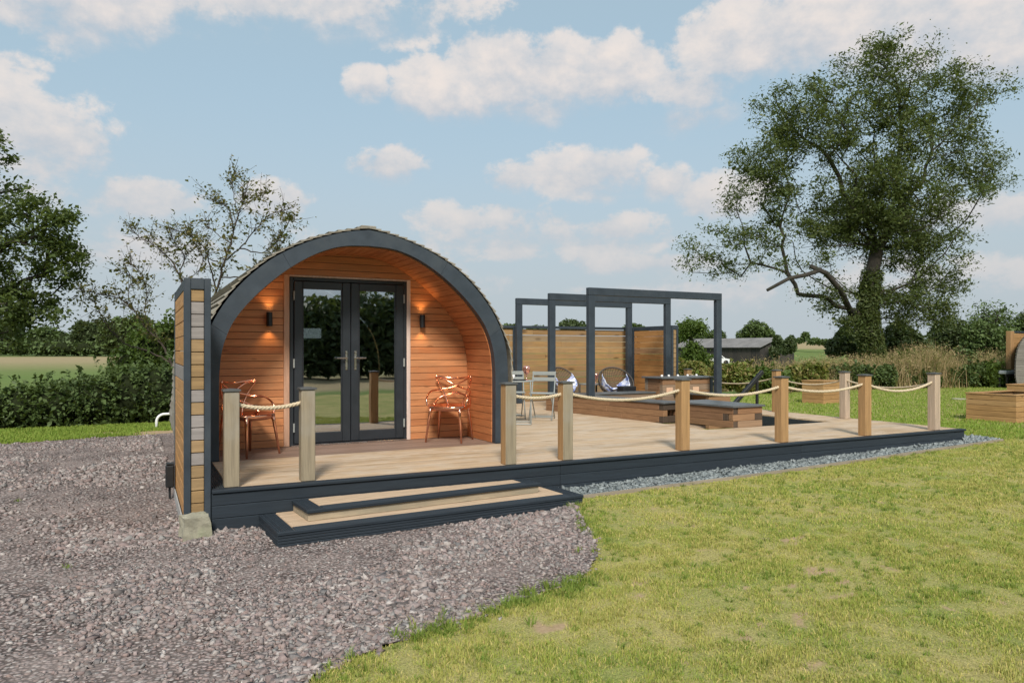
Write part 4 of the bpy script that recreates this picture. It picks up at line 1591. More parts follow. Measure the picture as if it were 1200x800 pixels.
curves = [[(-0.262, -0.13, 0.465), (-0.285, -0.10, 0.56), (-0.275, 0.03, 0.645), (-0.19, 0.17, 0.665), (0.0, 0.235, 0.72), (0.17, 0.225, 0.81), (0.245, 0.15, 0.835)],
          [(0.262, -0.13, 0.465), (0.285, -0.10, 0.56), (0.275, 0.03, 0.645), (0.19, 0.17, 0.665), (0.0, 0.245, 0.72), (-0.17, 0.225, 0.81), (-0.245, 0.15, 0.835)],
          [(-0.10, 0.215, 0.462), (-0.15, 0.225, 0.60), (-0.215, 0.20, 0.74), (-0.245, 0.15, 0.84), (-0.14, 0.215, 0.83), (0.0, 0.245, 0.815), (0.14, 0.215, 0.83), (0.245, 0.15, 0.84), (0.215, 0.20, 0.74),
           (0.15, 0.225, 0.60), (0.10, 0.215, 0.462)],
          [(-0.255, 0.09, 0.465), (-0.20, 0.20, 0.56), (0.0, 0.255, 0.62), (0.20, 0.20, 0.56), (0.255, 0.09, 0.465)]]
for c in curves:
    mb = MB()
    s_ = spline(c)
    mb.tube(s_, 0.0115, 8)
    obj('back_loop', mb, M['copper'], ch, smooth=True, local=True)
ch.location = (1.125, 8.80, ZD + 0.001)
ch.rotation_euler = (0, 0, R(36))
dup(ch, (3.66, 8.94, ZD + 0.001), R(-42), 'shiny copper armchair with looping back, right of the doors')

tb = thing('bistro_table', 'small round grey folding table on thin crossed legs', 'table', (5.48, 10.47, ZD))
mb = MB()
mb.lathe([(0.02, 0.690), (0.245, 0.690), (0.262, 0.684), (0.268, 0.692), (0.264, 0.703), (0.24, 0.706), (0.02, 0.706)], 32)
obj('table_top', mb, M['greymetal'], tb, local=True)
for s_ in (-1, 1):
    for sx in (-1, 1):
        mb = MB()
        mb.tube([(sx * 0.20, s_ * 0.21, 0.012), (0, s_ * 0.21, 0.35), (-sx * 0.17, s_ * 0.20, 0.688)], 0.010, 8)
        obj('leg', mb, M['greymetal'], tb, smooth=True, local=True)
for sx in (-1, 1):
    mb = MB()
    mb.tube([(sx * 0.20, -0.21, 0.014), (sx * 0.20, 0.21, 0.014)], 0.009, 8)
    obj('crossbar', mb, M['greymetal'], tb, local=True)
tb.rotation_euler = (0, 0, R(62))

bc = thing('bistro_chair', 'grey folding slatted chair right of the small round table', 'chair', group='grey folding chairs')
for sx in (-1, 1):
    mb = MB()
    mb.tube([(sx * 0.195, -0.20, 0.005), (sx * 0.195, 0.04, 0.42), (sx * 0.195, 0.20, 0.82)], 0.010, 8)
    obj('leg', mb, M['greymetal'], bc, smooth=True, local=True)
    mb = MB()
    mb.tube([(sx * 0.172, 0.25, 0.005), (sx * 0.172, 0.02, 0.28), (sx * 0.172, -0.17, 0.45)], 0.010, 8)
    obj('leg', mb, M['greymetal'], bc, smooth=True, local=True)
mb = MB()
for k in range(6):
    y = -0.19 + k * 0.063
    mb.box(-0.20, 0.20, y, y + 0.05, 0.447, 0.460, 0.003)
obj('seat', mb, M['greymetal'], bc, local=True)
mb = MB()
for zb in (0.655, 0.755):
    yy = 0.20 - (0.82 - zb - 0.03) * 0.4
    mb.box(-0.205, 0.205, yy - 0.020, yy - 0.008, zb, zb + 0.065, 0.003)
obj('backrest', mb, M['greymetal'], bc, local=True)
for a, b, c in ((0.195, -0.17, 0.06), (0.172, 0.22, 0.045)):
    mb = MB()
    mb.tube([(-a, b, c), (a, b, c)], 0.008, 8)
    obj('crossbar', mb, M['greymetal'], bc, local=True)
bc.location = (6.19, 10.92, ZD + 0.001)
bc.rotation_euler = (0, 0, R(-40))
dup(bc, (5.86, 11.38, ZD + 0.001), R(-22), 'grey folding slatted chair behind the small round table, mostly hidden')


def goblet(name, x, y, z, label, s=1.0, mat=None):
    mb = MB()
    pr = [(0.034, 0), (0.032, 0.004), (0.006, 0.010), (0.005, 0.075), (0.022, 0.088), (0.046, 0.115), (0.054, 0.150), (0.050, 0.185), (0.040, 0.210), (0.037, 0.210), (0.046, 0.180), (0.048, 0.15), (0.03, 0.11)]
    mb.lathe([(a * s, b * s) for a, b in pr], 20, (x, y, z))
    return tag(obj(name, mb, mat or M['pink'], smooth=True), label, 'glass')


zt = ZD + 0.707
goblet('goblet', 5.60, 10.40, zt, 'shiny copper pink goblet standing on the small round table', 1.12)
mb = MB()
mb.lathe([(0.10, 0), (0.115, 0.006), (0.118, 0.016), (0.112, 0.016), (0.10, 0.008)], 20, (5.44, 10.36, zt))
tag(obj('tray', mb, M['black'], smooth=True), 'small dark tray on the round bistro table', 'tray')
mb = MB()
mb.lathe([(0.030, 0), (0.034, 0.03), (0.036, 0.075), (0.033, 0.075), (0.030, 0.02)], 16, (5.36, 10.42, zt + 0.0165))
tag(obj('tumbler', mb, M['white'], smooth=True), 'small pale tumbler at the left of the round bistro table', 'cup')

eg = thing('wicker_chair', 'round open weave wicker chair before the board fence, its whole rim in view', 'chair', group='round wicker chairs')
tilt = Matrix.Translation((0, 0.02, 0.52)) @ Matrix.Rotation(R(52), 4, 'X')
rx, ry, dp = 0.40, 0.37, 0.30


def bowl(a, t, off=0.0):
    """a: angle round the rim, t: 0 rim .. 1 bottom of the bowl"""
    c = math.cos(t * math.pi / 2)
    return tilt @ Vector(((rx - off) * c * math.cos(a), (ry - off) * c * math.sin(a), -(dp - off) * math.sin(t * math.pi / 2)))


mb = MB()
mb.tube([bowl(2 * math.pi * k / 40, 0) for k in range(41)], 0.016, 8, cap=False)
obj('rim', mb, M['rattan'], eg, smooth=True, local=True)
mb = MB()
for k in range(40):
    a = 2 * math.pi * k / 40
    mb.tube([bowl(a, t) for t in np.linspace(0, 0.97, 9)], 0.0042, 4)
for t in np.linspace(0.08, 0.95, 13):
    mb.tube([bowl(2 * math.pi * k / 32, t) for k in range(33)], 0.0048, 4, cap=False)
obj('woven_seat', mb, M['rattan'], eg, local=True)
for sx, sy in ((-1, -1), (1, -1), (-1, 1), (1, 1)):
    mb = MB()
    mb.tube([(sx * 0.17, 0.10 + sy * 0.13, 0.36 - 0.02 * sy), (sx * 0.25, 0.08 + sy * 0.24, 0.004)], 0.012, 8)
    obj('leg', mb, M['black'], eg, local=True)
eg.location = (9.18, 12.95, ZD + 0.001)
eg.rotation_euler = (0, 0, R(-8))
e2 = dup(eg, (8.22, 13.45, ZD + 0.001), R(20), 'round open weave wicker chair partly hidden behind the pergola post')


def throw(root, label):
    mb = MB()
    vs, fs = [], []
    na, ntt = 26, 12
    mw = Matrix.Translation(root.location) @ Matrix.Rotation(root.rotation_euler.z, 4, 'Z')
    g = RNG.random(3) * 10
    for i in range(na):
        a = math.pi * (0.86 + 1.28 * i / (na - 1))
        for j in range(ntt):
            t = -0.02 + 0.80 * j / (ntt - 1)
            n = float(fbm(np.array([(i * 0.35 + g[0], j * 0.5 + g[1], g[2])]), 1.0, 2)[0])
            p = bowl(a, max(t, 0), 0.02 + 0.13 * n)
            if t <= 0.07:
                p = p + Vector((0, 0, 0.03 + 0.07 * n))
            vs.append(mw @ p)
    for i in range(na - 1):
        for j in range(ntt - 1):
            fs.append((i * ntt + j, (i + 1) * ntt + j, (i + 1) * ntt + j + 1, i * ntt + j + 1))
    mb.add(vs, fs)
    o = obj('throw', mb, M['throw'], smooth=True)
    md = o.modifiers.new('thickness', 'SOLIDIFY')
    md.thickness = 0.012
    return tag(o, label, 'throw')


throw(eg, 'blue and white patterned throw in the wicker chair with its rim in view')
throw(e2, 'blue and white patterned throw in the half hidden wicker chair')
mb = MB()
mb.box(8.98, 9.30, 12.41, 12.66, ZD + 0.06, ZD + 0.435, 0.012)
for sx in (9.0, 9.25):
    for sy in (12.43, 12.61):
        mb.box(sx, sx + 0.03, sy, sy + 0.03, ZD + 0.001, ZD + 0.058, 0.003)
tag(obj('stool', mb, M['black']), 'low black boxy stool in front of the wicker chair with the full rim', 'stool')
st = thing('side_table', 'small square grey topped table between the wicker chairs', 'table', (8.93, 13.45, ZD))
mb = MB()
mb.box(-0.28, 0.20, -0.2, 0.2, 0.43, 0.455, 0.004)
obj('table_top', mb, M['greymetal'], st, local=True)
for sx in (-0.26, 0.18):
    for sy in (-0.18, 0.18):
        mb = MB()
        mb.box(sx - 0.015, sx + 0.015, sy - 0.015, sy + 0.015, 0.001, 0.428, 0.003)
        obj('leg', mb, M['black'], st, local=True)
goblet('goblet', 8.93, 13.38, ZD + 0.456, 'pink goblet standing on the grey side table between the wicker chairs', 1.1)

# ------------------------------------------------------------------ planters on the lawn
def planter(label, x0, x1, y0, y1, h, rz=0.0, n=5):
    p = thing('timber_planter', label, 'planter', ((x0 + x1) / 2, (y0 + y1) / 2, 0))
    mt = Matrix.Translation(p.location) @ Matrix.Rotation(rz, 4, 'Z') @ Matrix.Translation(-Vector(p.location))
    bh = (h - 0.03) / n
    for xx, yy in ((None, y0), (None, y1 - 0.045), (x0, None), (x1 - 0.045, None)):
        bx = MB()
        for k in range(n):
            z0 = 0.0 + k * bh
            if xx is None:
                bx.box(x0 + 0.046, x1 - 0.046, yy + 0.003, yy + 0.042, z0, z0 + bh - 0.006, 0.006, mt)
            else:
                bx.box(xx, xx + 0.045, y0, y1, z0, z0 + bh - 0.006, 0.006, mt)
        obj('side_boards', bx, M['planter'] if xx is None else M['planter_y'], p)
    c = MB()
    c.box(x0 - 0.012, x1 + 0.012, y0 - 0.012, y0 + 0.10, h - 0.028, h, 0.004, mt)
    c.box(x0 - 0.012, x1 + 0.012, y1 - 0.10, y1 + 0.012, h - 0.028, h, 0.004, mt)
    c.box(x0 - 0.012, x0 + 0.10, y0 + 0.102, y1 - 0.102, h - 0.028, h, 0.004, mt)
    c.box(x1 - 0.10, x1 + 0.012, y0 + 0.102, y1 - 0.102, h - 0.028, h, 0.004, mt)
    obj('rim', c, M['planter'], p)
    s_ = MB()
    s_.box(x0 + 0.05, x1 - 0.05, y0 + 0.05, y1 - 0.05, h - 0.12, h - 0.09, 0.01, mt)
    obj('soil', s_, plain('dark_soil', (0.05, 0.035, 0.025), 1.0, bump=0.8), p)


planter('big timber planter nearest the right edge of the picture, on the lawn', 16.32, 18.3, 8.80, 9.82, 0.60, R(3))
planter('timber planter showing just above the nearest one at the right edge', 20.8, 22.4, 10.6, 11.4, 0.62, R(2))
planter('timber planter standing alone on the far lawn behind the rope posts', 17.2, 18.05, 14.35, 15.05, 0.66, R(6))

# second pod at the far right
q = at(1190, 440, 28.5)
p2 = thing('distant_pod', 'distant pod with silver grey boarded end wall, cut off by the right picture edge', 'pod', (q[0], q[1], 0), -math.atan2(q[0], q[1]))
sp2, SL2 = smooth_prof([(0, 2.975), (0.26, 2.94), (0.53, 2.87), (0.81, 2.76), (1.1, 2.60), (1.34, 2.40), (1.53, 2.2), (1.69, 2.0), (1.82, 1.755), (1.90, 1.5), (1.94, 1.2), (1.96, 0.85), (1.95, 0.4), (1.86, 0.0)], 300)
mb = MB()
z = 0.02
while z < 2.95:
    z1 = min(z + 0.085, 2.96)
    h0, h1 = (float(np.interp(t, sp2[::-1, 1], sp2[::-1, 0])) for t in (z, z1 - 0.008))
    mb.prism([(1.97 - h0, z), (1.97 + h0, z), (1.97 + h1, z1 - 0.008), (1.97 - h1, z1 - 0.008)], rr.uniform(-0.008, 0.0), 0.03)
    z = z1
obj('end_wall', mb, M['shingle_b2'], p2, local=True)
mb = MB()
ns2 = int(SL2 / 0.115)
for sgn in (1, -1):
    for k in range(ns2):
        a, b = sp2[int(299 * k / ns2)], sp2[min(299, int(299 * (k + 1.25) / ns2))]
        t = (b - a) / np.linalg.norm(b - a)
        n = np.array((-t[1], t[0]))
        if n[0] < 0 or (abs(n[0]) < 0.2 and n[1] < 0):
            n = -n
        poly = [a + n * 0.002, b + n * 0.02, b + n * 0.045, a + n * 0.010]
        mb.prism([(1.97 + sgn * p[0], p[1]) for p in poly], 0.04, 4.5)
obj('roof', mb, M['shingle_b'], p2, local=True)
q = at(1184, 410, 30.0)
ts = thing('board_screen', 'tall tan board screen beside the distant pod', 'screen', (q[0], q[1], 0))
mb = MB()
mb.box(q[0] - 0.14, q[0] + 0.10, q[1] - 0.1, q[1] + 0.1, 0, 2.30, 0.01)
obj('post', mb, M['post_tan'], ts)
mb = MB()
for k in range(7):
    mb.box(q[0] + 0.13, q[0] + 1.3, q[1], q[1] + 0.04, 0.75 + k * 0.21, 0.95 + k * 0.21, 0.006)
obj('board_panel', mb, M['planter'], ts)
mb = MB()
mb.box(q[0] + 0.13, q[0] + 1.3, q[1] - 0.02, q[1] + 0.06, 2.23, 2.30, 0.006)
obj('top_rail', mb, M['anth'], ts)
q = at(1176, 437, 29.3)
bq = thing('trough', 'pale grey trough on dark brackets beside the distant pod', 'trough', (q[0] + 0.4, q[1], 0))
mb = MB()
mb.box(q[0] - 0.1, q[0] + 1.2, q[1] - 0.15, q[1] + 0.15, q[2] - 0.04, q[2] + 0.10, 0.02)
obj('tray', mb, plain('pale_blue_grey', (0.34, 0.38, 0.42), 0.5), bq)
mb = MB()
for dx in (0.0, 0.95):
    mb.box(q[0] - 0.06 + dx, q[0] + 0.06 + dx, q[1] - 0.18, q[1] - 0.10, 0, q[2] - 0.042, 0.01)
    mb.box(q[0] - 0.06 + dx, q[0] + 0.06 + dx, q[1] + 0.10, q[1] + 0.18, 0, q[2] - 0.042, 0.01)
mb.box(q[0] - 0.2, q[0] + 1.25, q[1] - 0.19, q[1] - 0.152, q[2] - 0.12, q[2] - 0.05, 0.01)
obj('bracket', mb, M['black'], bq)

# white pipe hoop at the left verge
mb = MB()
hb = at(183.5, 501, 14.35)
pts = [(hb[0], hb[1], -0.05), (hb[0], hb[1], 0.13)] + [(hb[0] + 0.14 - 0.14 * math.cos(a), hb[1], 0.13 + 0.14 * math.sin(a)) for a in np.linspace(0.2, math.pi / 2, 7)] + [(hb[0] + 0.62, hb[1], 0.275)]
mb.tube(pts, 0.026, 12)
o = obj('pipe', mb, M['white'], smooth=True)
tag(o, 'bent white pipe rising from the grass verge behind the pod', 'pipe')

# ------------------------------------------------------------------ barn
A = at(891, 406, 118)
Bp = at(790, 407, 136)
ax = Vector((Bp[0] - A[0], Bp[1] - A[1], 0))
BL = ax.length
ax.normalize()
an = Vector((ax.y, -ax.x, 0))                      # away from the eave side
if an.dot(Vector((A[0], A[1], 0))) < 0:
    an = -an
MBn = Matrix(((ax.x, an.x, 0, A[0]), (ax.y, an.y, 0, A[1]), (0, 0, 1, 0), (0, 0, 0, 1)))
bn = thing('barn', 'long low barn with dark boarded walls and grey sheet roof beyond the hedge', 'barn', (A[0] + ax.x * BL / 2, A[1] + ax.y * BL / 2, -2.2))
EZ, RZ, BW = 1.95, 3.45, 8.0
mb = MB()
x = 0.0
while x < BL:
    mb.box(x + 0.02, min(BL, x + 0.98), 0, 0.08, -2.3, EZ - 0.12, 0.02, MBn)
    mb.box(x + 0.02, min(BL, x + 0.98), BW - 0.08, BW, -2.3, EZ - 0.12, 0.02, MBn)
    x += 1.0
y = 0.1
while y < BW - 0.2:
    y2 = min(BW - 0.1, y + 0.98)
    for xx in (0.0, BL - 0.08):
        h1 = EZ + (RZ - EZ) * (1 - abs((y + y2) / 2 - BW / 2) / (BW / 2)) - 0.25
        mb.box(xx, xx + 0.08, y, y2 - 0.03, -2.3, h1, 0.02, MBn)
    y += 1.0
obj('wall', mb, M['barnwall'], bn)
mb = MB()
mb.box(0.3, BL - 0.3, 0.15, BW - 0.15, -2.3, EZ - 0.1, 0.02, MBn)
obj('wall', mb, M['barnwall'], bn)
mb = MB()
x = -0.4
while x < BL + 0.4:
    x2 = min(BL + 0.4, x + 1.02)
    for s_ in (0, 1):
        y0_, y1_ = (-0.4, BW / 2) if s_ == 0 else (BW + 0.4, BW / 2)
        ze = EZ - 0.1
        v = [(x, y0_, ze), (x2 - 0.03, y0_, ze), (x2 - 0.03, y1_, RZ), (x, y1_, RZ)]
        v += [(a, b, c + 0.07) for a, b, c in v]
        mb.add([tuple(MBn @ Vector(p)) for p in v], [(0, 1, 2, 3), (4, 5, 6, 7), (0, 1, 5, 4), (1, 2, 6, 5), (2, 3, 7, 6), (3, 0, 4, 7)])
    x += 1.02
obj('roof', mb, M['barnroof'], bn)

# ------------------------------------------------------------------ trees, hedges
def leaf_cards(C, size, up=0.35, aspect=0.5, jitter=0.35):
    """diamond leaves at centres C; returns vertex and face arrays"""
    n = len(C)
    nrm = RNG.normal(0, 1, (n, 3))
    nrm[:, 2] = np.abs(nrm[:, 2]) + up
    nrm /= np.linalg.norm(nrm, axis=1)[:, None]
    a = np.cross(nrm, RNG.normal(0, 1, (n, 3)))
    a /= np.linalg.norm(a, axis=1)[:, None] + 1e-9
    b = np.cross(nrm, a)
    s = size * np.exp(RNG.normal(0, jitter, n))[:, None]
    bend = nrm * s * 0.22
    V = np.stack([C - a * s, C + b * s * aspect + bend, C + a * s, C - b * s * aspect + bend], 1).reshape(-1, 3)
    F = (np.array([(0, 1, 2, 3)]) + (np.arange(n) * 4)[:, None])
    return V, F


def lobe_points(lobes, n, bias=2.2):
    w = np.array([l[2] * l[1][0] * l[1][1] * l[1][2] for l in lobes]) ** 0.8
    idx = RNG.choice(len(lobes), n, p=w / w.sum())
    d = RNG.normal(0, 1, (n, 3))
    d /= np.linalg.norm(d, axis=1)[:, None]
    r = RNG.random(n) ** (1 / bias)
    c = np.array([l[0] for l in lobes])[idx]
    rad = np.array([l[1] for l in lobes])[idx]
    return c + d * rad * r[:, None]


def grow(trunk, targets, step, r_tip, r_trunk, up=0.25, wig=0.12, pen=0.30, power=0.5):
    """branches from a trunk polyline to every target; returns MB tubes and end points"""
    nodes = [np.array(p, float) for p in trunk]
    par = [-1] + list(range(len(trunk) - 1))
    plen = [0.0]
    for i in range(1, len(trunk)):
        plen.append(plen[-1] + np.linalg.norm(nodes[i] - nodes[i - 1]))
    fork = nodes[-1]
    order = np.argsort(np.linalg.norm(targets - fork, axis=1))
    start = max(0, len(trunk) // 2)
    for ti in order:
        t = targets[ti]
        A_ = np.array(nodes)
        dist = np.linalg.norm(A_ - t, axis=1)
        rise = np.maximum(0, A_[:, 2] - t[2]) * 0.45
        cost = dist + pen * np.array(plen) + rise
        cost[:start] += 50
        k = int(np.argmin(cost))
        p0 = nodes[k]
        L_ = np.linalg.norm(t - p0)
        m = max(1, int(L_ / step))
        prev = k
        sidev = RNG.normal(0, 1, 3)
        for j in range(1, m + 1):
            f = j / m
            q = p0 + (t - p0) * f
            q = q + np.array((0, 0, -up * L_ * 0.5)) * (4 * f * (1 - f)) * 0.5 + sidev * wig * L_ * 0.25 * math.sin(math.pi * f)
            if j < m:
                q = q + RNG.normal(0, wig * step * 0.6, 3)
            nodes.append(q)
            par.append(prev)
            plen.append(plen[prev] + np.linalg.norm(q - nodes[prev]))
            prev = len(nodes) - 1
    n = len(nodes)
    cnt = np.zeros(n)
    kids = [[] for _ in range(n)]
    for i in range(1, n):
        kids[par[i]].append(i)
    for i in range(n - 1, -1, -1):
        if not kids[i]:
            cnt[i] = 1
        if par[i] >= 0:
            cnt[par[i]] += cnt[i]
    tot = cnt.max()
    rad = r_tip + (r_trunk - r_tip) * ((cnt - 1) / max(1, tot - 1)) ** power
    mb = MB()
    stack = [(0, [0])]
    while stack:
        i, chain = stack.pop()
        while kids[i]:
            ks = sorted(kids[i], key=lambda q: -cnt[q])
            for o_ in ks[1:]:
                stack.append((o_, [i, o_]))
            i = ks[0]
            chain.append(i)
        rr_ = [rad[c] for c in chain]
        if chain[0] != 0 and len(chain) > 1:
            rr_[0] = min(rr_[0], rr_[1] * 1.25)
        else:
            rr_[0] = rad[0] * 1.28
        mx = max(rr_)
        mb.tube([nodes[c] for c in chain], rr_, 12 if mx > 0.2 else (7 if mx > 0.05 else 5), cap=False)
    return mb


def tree(name, label, cat, trunk, lobes, nclump, per, csize, lsize, lm, r_trunk, r_tip=0.012, bark='bark', group=None, step=0.5, up=0.2, flat=0.65, pen=0.3,
         bias=2.2, extra=None, aspect=0.5, wig=0.14, cull=None, power=0.5):
    base = np.array(trunk[0], float)
    root = thing(name, label, cat, tuple(base), group=group)
    T_ = lobe_points(lobes, nclump, bias)
    if cull is not None:
        T_ = T_[cull(T_)]
    mb = grow(trunk, T_, step, r_tip, r_trunk, up, wig, pen, power)
    obj('trunk', mb, M[bark], root, smooth=True, fix=False)
    dn = fbm(T_, 0.55 / (csize * 3.3), 2)
    n = RNG.poisson(per * np.exp(RNG.normal(0, 0.35, len(T_))) * np.clip((dn - 0.22) * 3.8, 0.35, 1.7))
    C = np.repeat(T_, n, 0)
    off = RNG.normal(0, 1, C.shape) * np.array((csize, csize, csize * flat))
    C = C + off
    if extra is not None:
        C = np.concatenate([C, extra])
    V, Fq = leaf_cards(C, lsize, aspect=aspect)
    np_obj('crown', V, Fq, lm, root)
    return root


def plobes(spec, d, sx=1.0, depth=1.0):
    """(px, py, rx, ry[, weight, depth shift]) in photo pixels at distance d -> world ellipsoids"""
    out_ = []
    for s in spec:
        px, py, rx, ry = s[:4]
        w = s[4] if len(s) > 4 else 1.0
        dz = s[5] if len(s) > 5 else RNG.uniform(-0.25, 0.25) * rx * d / F_PX
        c = at(px, py, d + dz)
        k = d / F_PX
        out_.append((c, np.array((rx * k * sx, rx * k * sx * depth, ry * k)), w))
    return out_


# --- the big ash
DA = 33.0
ash_l = plobes([(1050, 86, 62, 50, 1.1), (1010, 110, 55, 50, 1.0), (1112, 120, 66, 58, 1.0), (1150, 200, 45, 65, .9), (1105, 200, 60, 70, .9), (928, 132, 56, 44, 1.4), (890, 205, 48, 58, 1.3), (980, 150, 66, 66, 1.2), (1035, 195, 62, 70, .9),
                (852, 292, 56, 34, 1.0), (818, 304, 28, 30, 1.0), (925, 285, 58, 42, 1.15), (990, 262, 58, 50, 1.4), (1050, 270, 62, 48, 1.5), (1100, 285, 46, 52, 1.2), (985, 348, 42, 30, 1.6), (1066, 350, 40, 34, 1.8), (1000, 378, 26, 16, 1.8), (1090, 368, 26, 18, 1.8), (955, 345, 26, 18, 1.2),
                (1112, 326, 28, 32, 1.6), (1025, 235, 85, 40, 1.3), (930, 235, 45, 35, .9)], DA, depth=0.95)
tb_ = at(1024, 448, DA)
trunk = [at(1026, 452, DA), at(1024, 430, DA), at(1021, 405, DA), at(1018, 380, DA), at(1017, 355, DA), at(1021, 325, DA - .2), at(1028, 290, DA + .3)]
ivy = []
for k in range(13000):
    t = RNG.random() * 5.2
    i = int(t)
    p = trunk[i] + (trunk[i + 1] - trunk[i]) * (t - i)
    a = RNG.uniform(0, 2 * np.pi)
    r = (0.47 - 0.05 * t) + 0.20 * RNG.random() + 0.25 * max(0, vnoise(np.array([p * 1.0 + a]), 1.1)[0] - 0.5)
    ivy.append(p + np.array((math.cos(a) * r, math.sin(a) * r, RNG.normal(0, 0.1))))
ashr = tree('ash_tree', 'tall broad ash tree with open crown and ivy clad trunk behind the dry grass', 'tree', trunk, ash_l, 1250, 84, 0.25, 0.060, M['l_ash'], 0.36, 0.010,
            step=0.55, up=0.16, extra=np.array(ivy), flat=0.75, pen=0.22, aspect=0.42, bias=2.3, power=0.66)
mb = MB()
mb.tube([at(962, 316, DA - 1.5), at(945, 322, DA - 1.8), at(925, 326, DA - 2), at(912, 333, DA - 2.1), at(899, 340, DA - 2.2)], [0.10, 0.09, 0.08, 0.075, 0.065], 8)
mb.tube([at(1000, 372, DA), at(985, 340, DA - .8), at(968, 320, DA - 1.4), at(950, 312, DA - 1.7)], [0.14, 0.125, 0.11, 0.095], 8)
obj('broken_limb', mb, M['bark'], ashr, smooth=True)

# --- oak at the left edge
DO = 15.5
oak_l = plobes([(10, 318, 78, 88, 1.2), (62, 290, 42, 52, 1.0), (84, 262, 24, 26, .8), (20, 252, 50, 34, .9), (-60, 250, 80, 110, 1.0), (-28, 175, 40, 48, 1.0), (-20, 372, 66, 36, 1.1), (28, 345, 46, 46, 1.1), (-110, 330, 90, 100, 1.)], DO, depth=0.9)
trunk = [at(-120, 515, DO + 0.8), at(-118, 450, DO + .8), at(-112, 390, DO + .6), at(-100, 330, DO + .3), at(-80, 280, DO)]
tree('oak_tree', 'leafy oak reaching into the left edge of the picture above the hedge', 'tree', trunk, oak_l, 420, 84, 0.125, 0.040, M['l_oak'], 0.20, 0.007, step=0.35, up=0.1, flat=0.7,
     aspect=0.55, cull=lambda T: (T[:, 0] * CA - T[:, 1] * SA) / (T[:, 0] * SA + T[:, 1] * CA) * F_PX + 600 > -160)

# --- thin hawthorn behind the screen: hand laid limbs, twigs and scattered leaves
DH = 18.5
hw = thing('hawthorn_tree', 'thin half bare hawthorn with wispy branches behind the slatted screen', 'tree', tuple(at(206, 490, DH)[:2]) + (0,))
limbs = [([(206, 492), (205, 455), (200, 425), (188, 402), (172, 385), (158, 365), (140, 350), (118, 345), (92, 338)], .06),
         ([(200, 425), (176, 412), (150, 404), (135, 392), (120, 372), (108, 352), (88, 345)], .04),
         ([(205, 455), (212, 420), (222, 390), (222, 360), (214, 330), (200, 305), (180, 288), (160, 275), (152, 266)], .055),
         ([(222, 365), (212, 322), (216, 300), (205, 285), (198, 270)], .03),
         ([(206, 480), (235, 420), (248, 370), (254, 340), (262, 310), (270, 285), (278, 255), (284, 235), (290, 222)], .075),
         ([(254, 340), (246, 312), (240, 292), (226, 278), (205, 268)], .035),
         ([(264, 305), (282, 290), (300, 268), (316, 252), (336, 245)], .035),
         ([(274, 270), (268, 245), (258, 238), (244, 228)], .028),
         ([(279, 252), (274, 230), (272, 212), (275, 205)], .022),
         ([(282, 290), (305, 296), (322, 285), (338, 262), (345, 256)], .028),
         ([(270, 285), (250, 270), (240, 258)], .022),
         ([(258, 325), (290, 322), (315, 300), (330, 285)], .03),
         ([(284, 240), (300, 232), (312, 226)], .02), ([(188, 402), (170, 372), (172, 345), (165, 320), (150, 308)], .03), ([(262, 310), (240, 300), (228, 285), (222, 268)], .025),
         ([(158, 365), (150, 345), (155, 325), (140, 318)], .022), ([(214, 330), (232, 318), (240, 300)], .02)]
mb = MB()
LV = []
for pts, r0 in limbs:
    dd0 = RNG.uniform(-0.9, 0.9)
    P3 = [at(x, y, DH + dd0 * i / len(pts)) for i, (x, y) in enumerate(pts)]
    sp_ = spline(P3, 6)
    n = len(sp_)
    sp_ = [p + Vector(RNG.normal(0, 0.012, 3)) for p in sp_]
    mb.tube(sp_, [0.62 * r0 * (1 - 0.86 * i / n) for i in range(n)], 6, cap=False)
    for i in range(n):
        f = i / n
        if f < 0.33:
            continue
        for _ in range(3):
            if RNG.random() > 0.85:
                continue
            tg = (sp_[min(i + 1, n - 1)] - sp_[max(0, i - 1)]).normalized()
            dv_ = (tg * 0.6 + Vector(RNG.normal(0, 0.65, 3)) + Vector((0, 0, 0.12))).normalized()
            L_ = RNG.uniform(0.15, 0.62)
            q = [sp_[i] + dv_ * L_ * t + Vector((0, 0, 0.05 * t * t)) + Vector(RNG.normal(0, 0.012, 3)) * t for t in (0, .35, .7, 1)]
            mb.tube(q, [0.007, 0.005, 0.004, 0.0025], 4, cap=False)
            for _ in range(int(RNG.integers(3, 11))):
                t = RNG.uniform(0.3, 1.05)
                LV.append(np.array(sp_[i] + dv_ * L_ * t) + RNG.normal(0, 0.055, 3))
obj('trunk', mb, M['bark_grey'], hw, smooth=True, fix=False)
V, Fq = leaf_cards(np.array(LV), 0.037, aspect=0.6)
np_obj('leaves', V, Fq, M['l_haw'], hw)


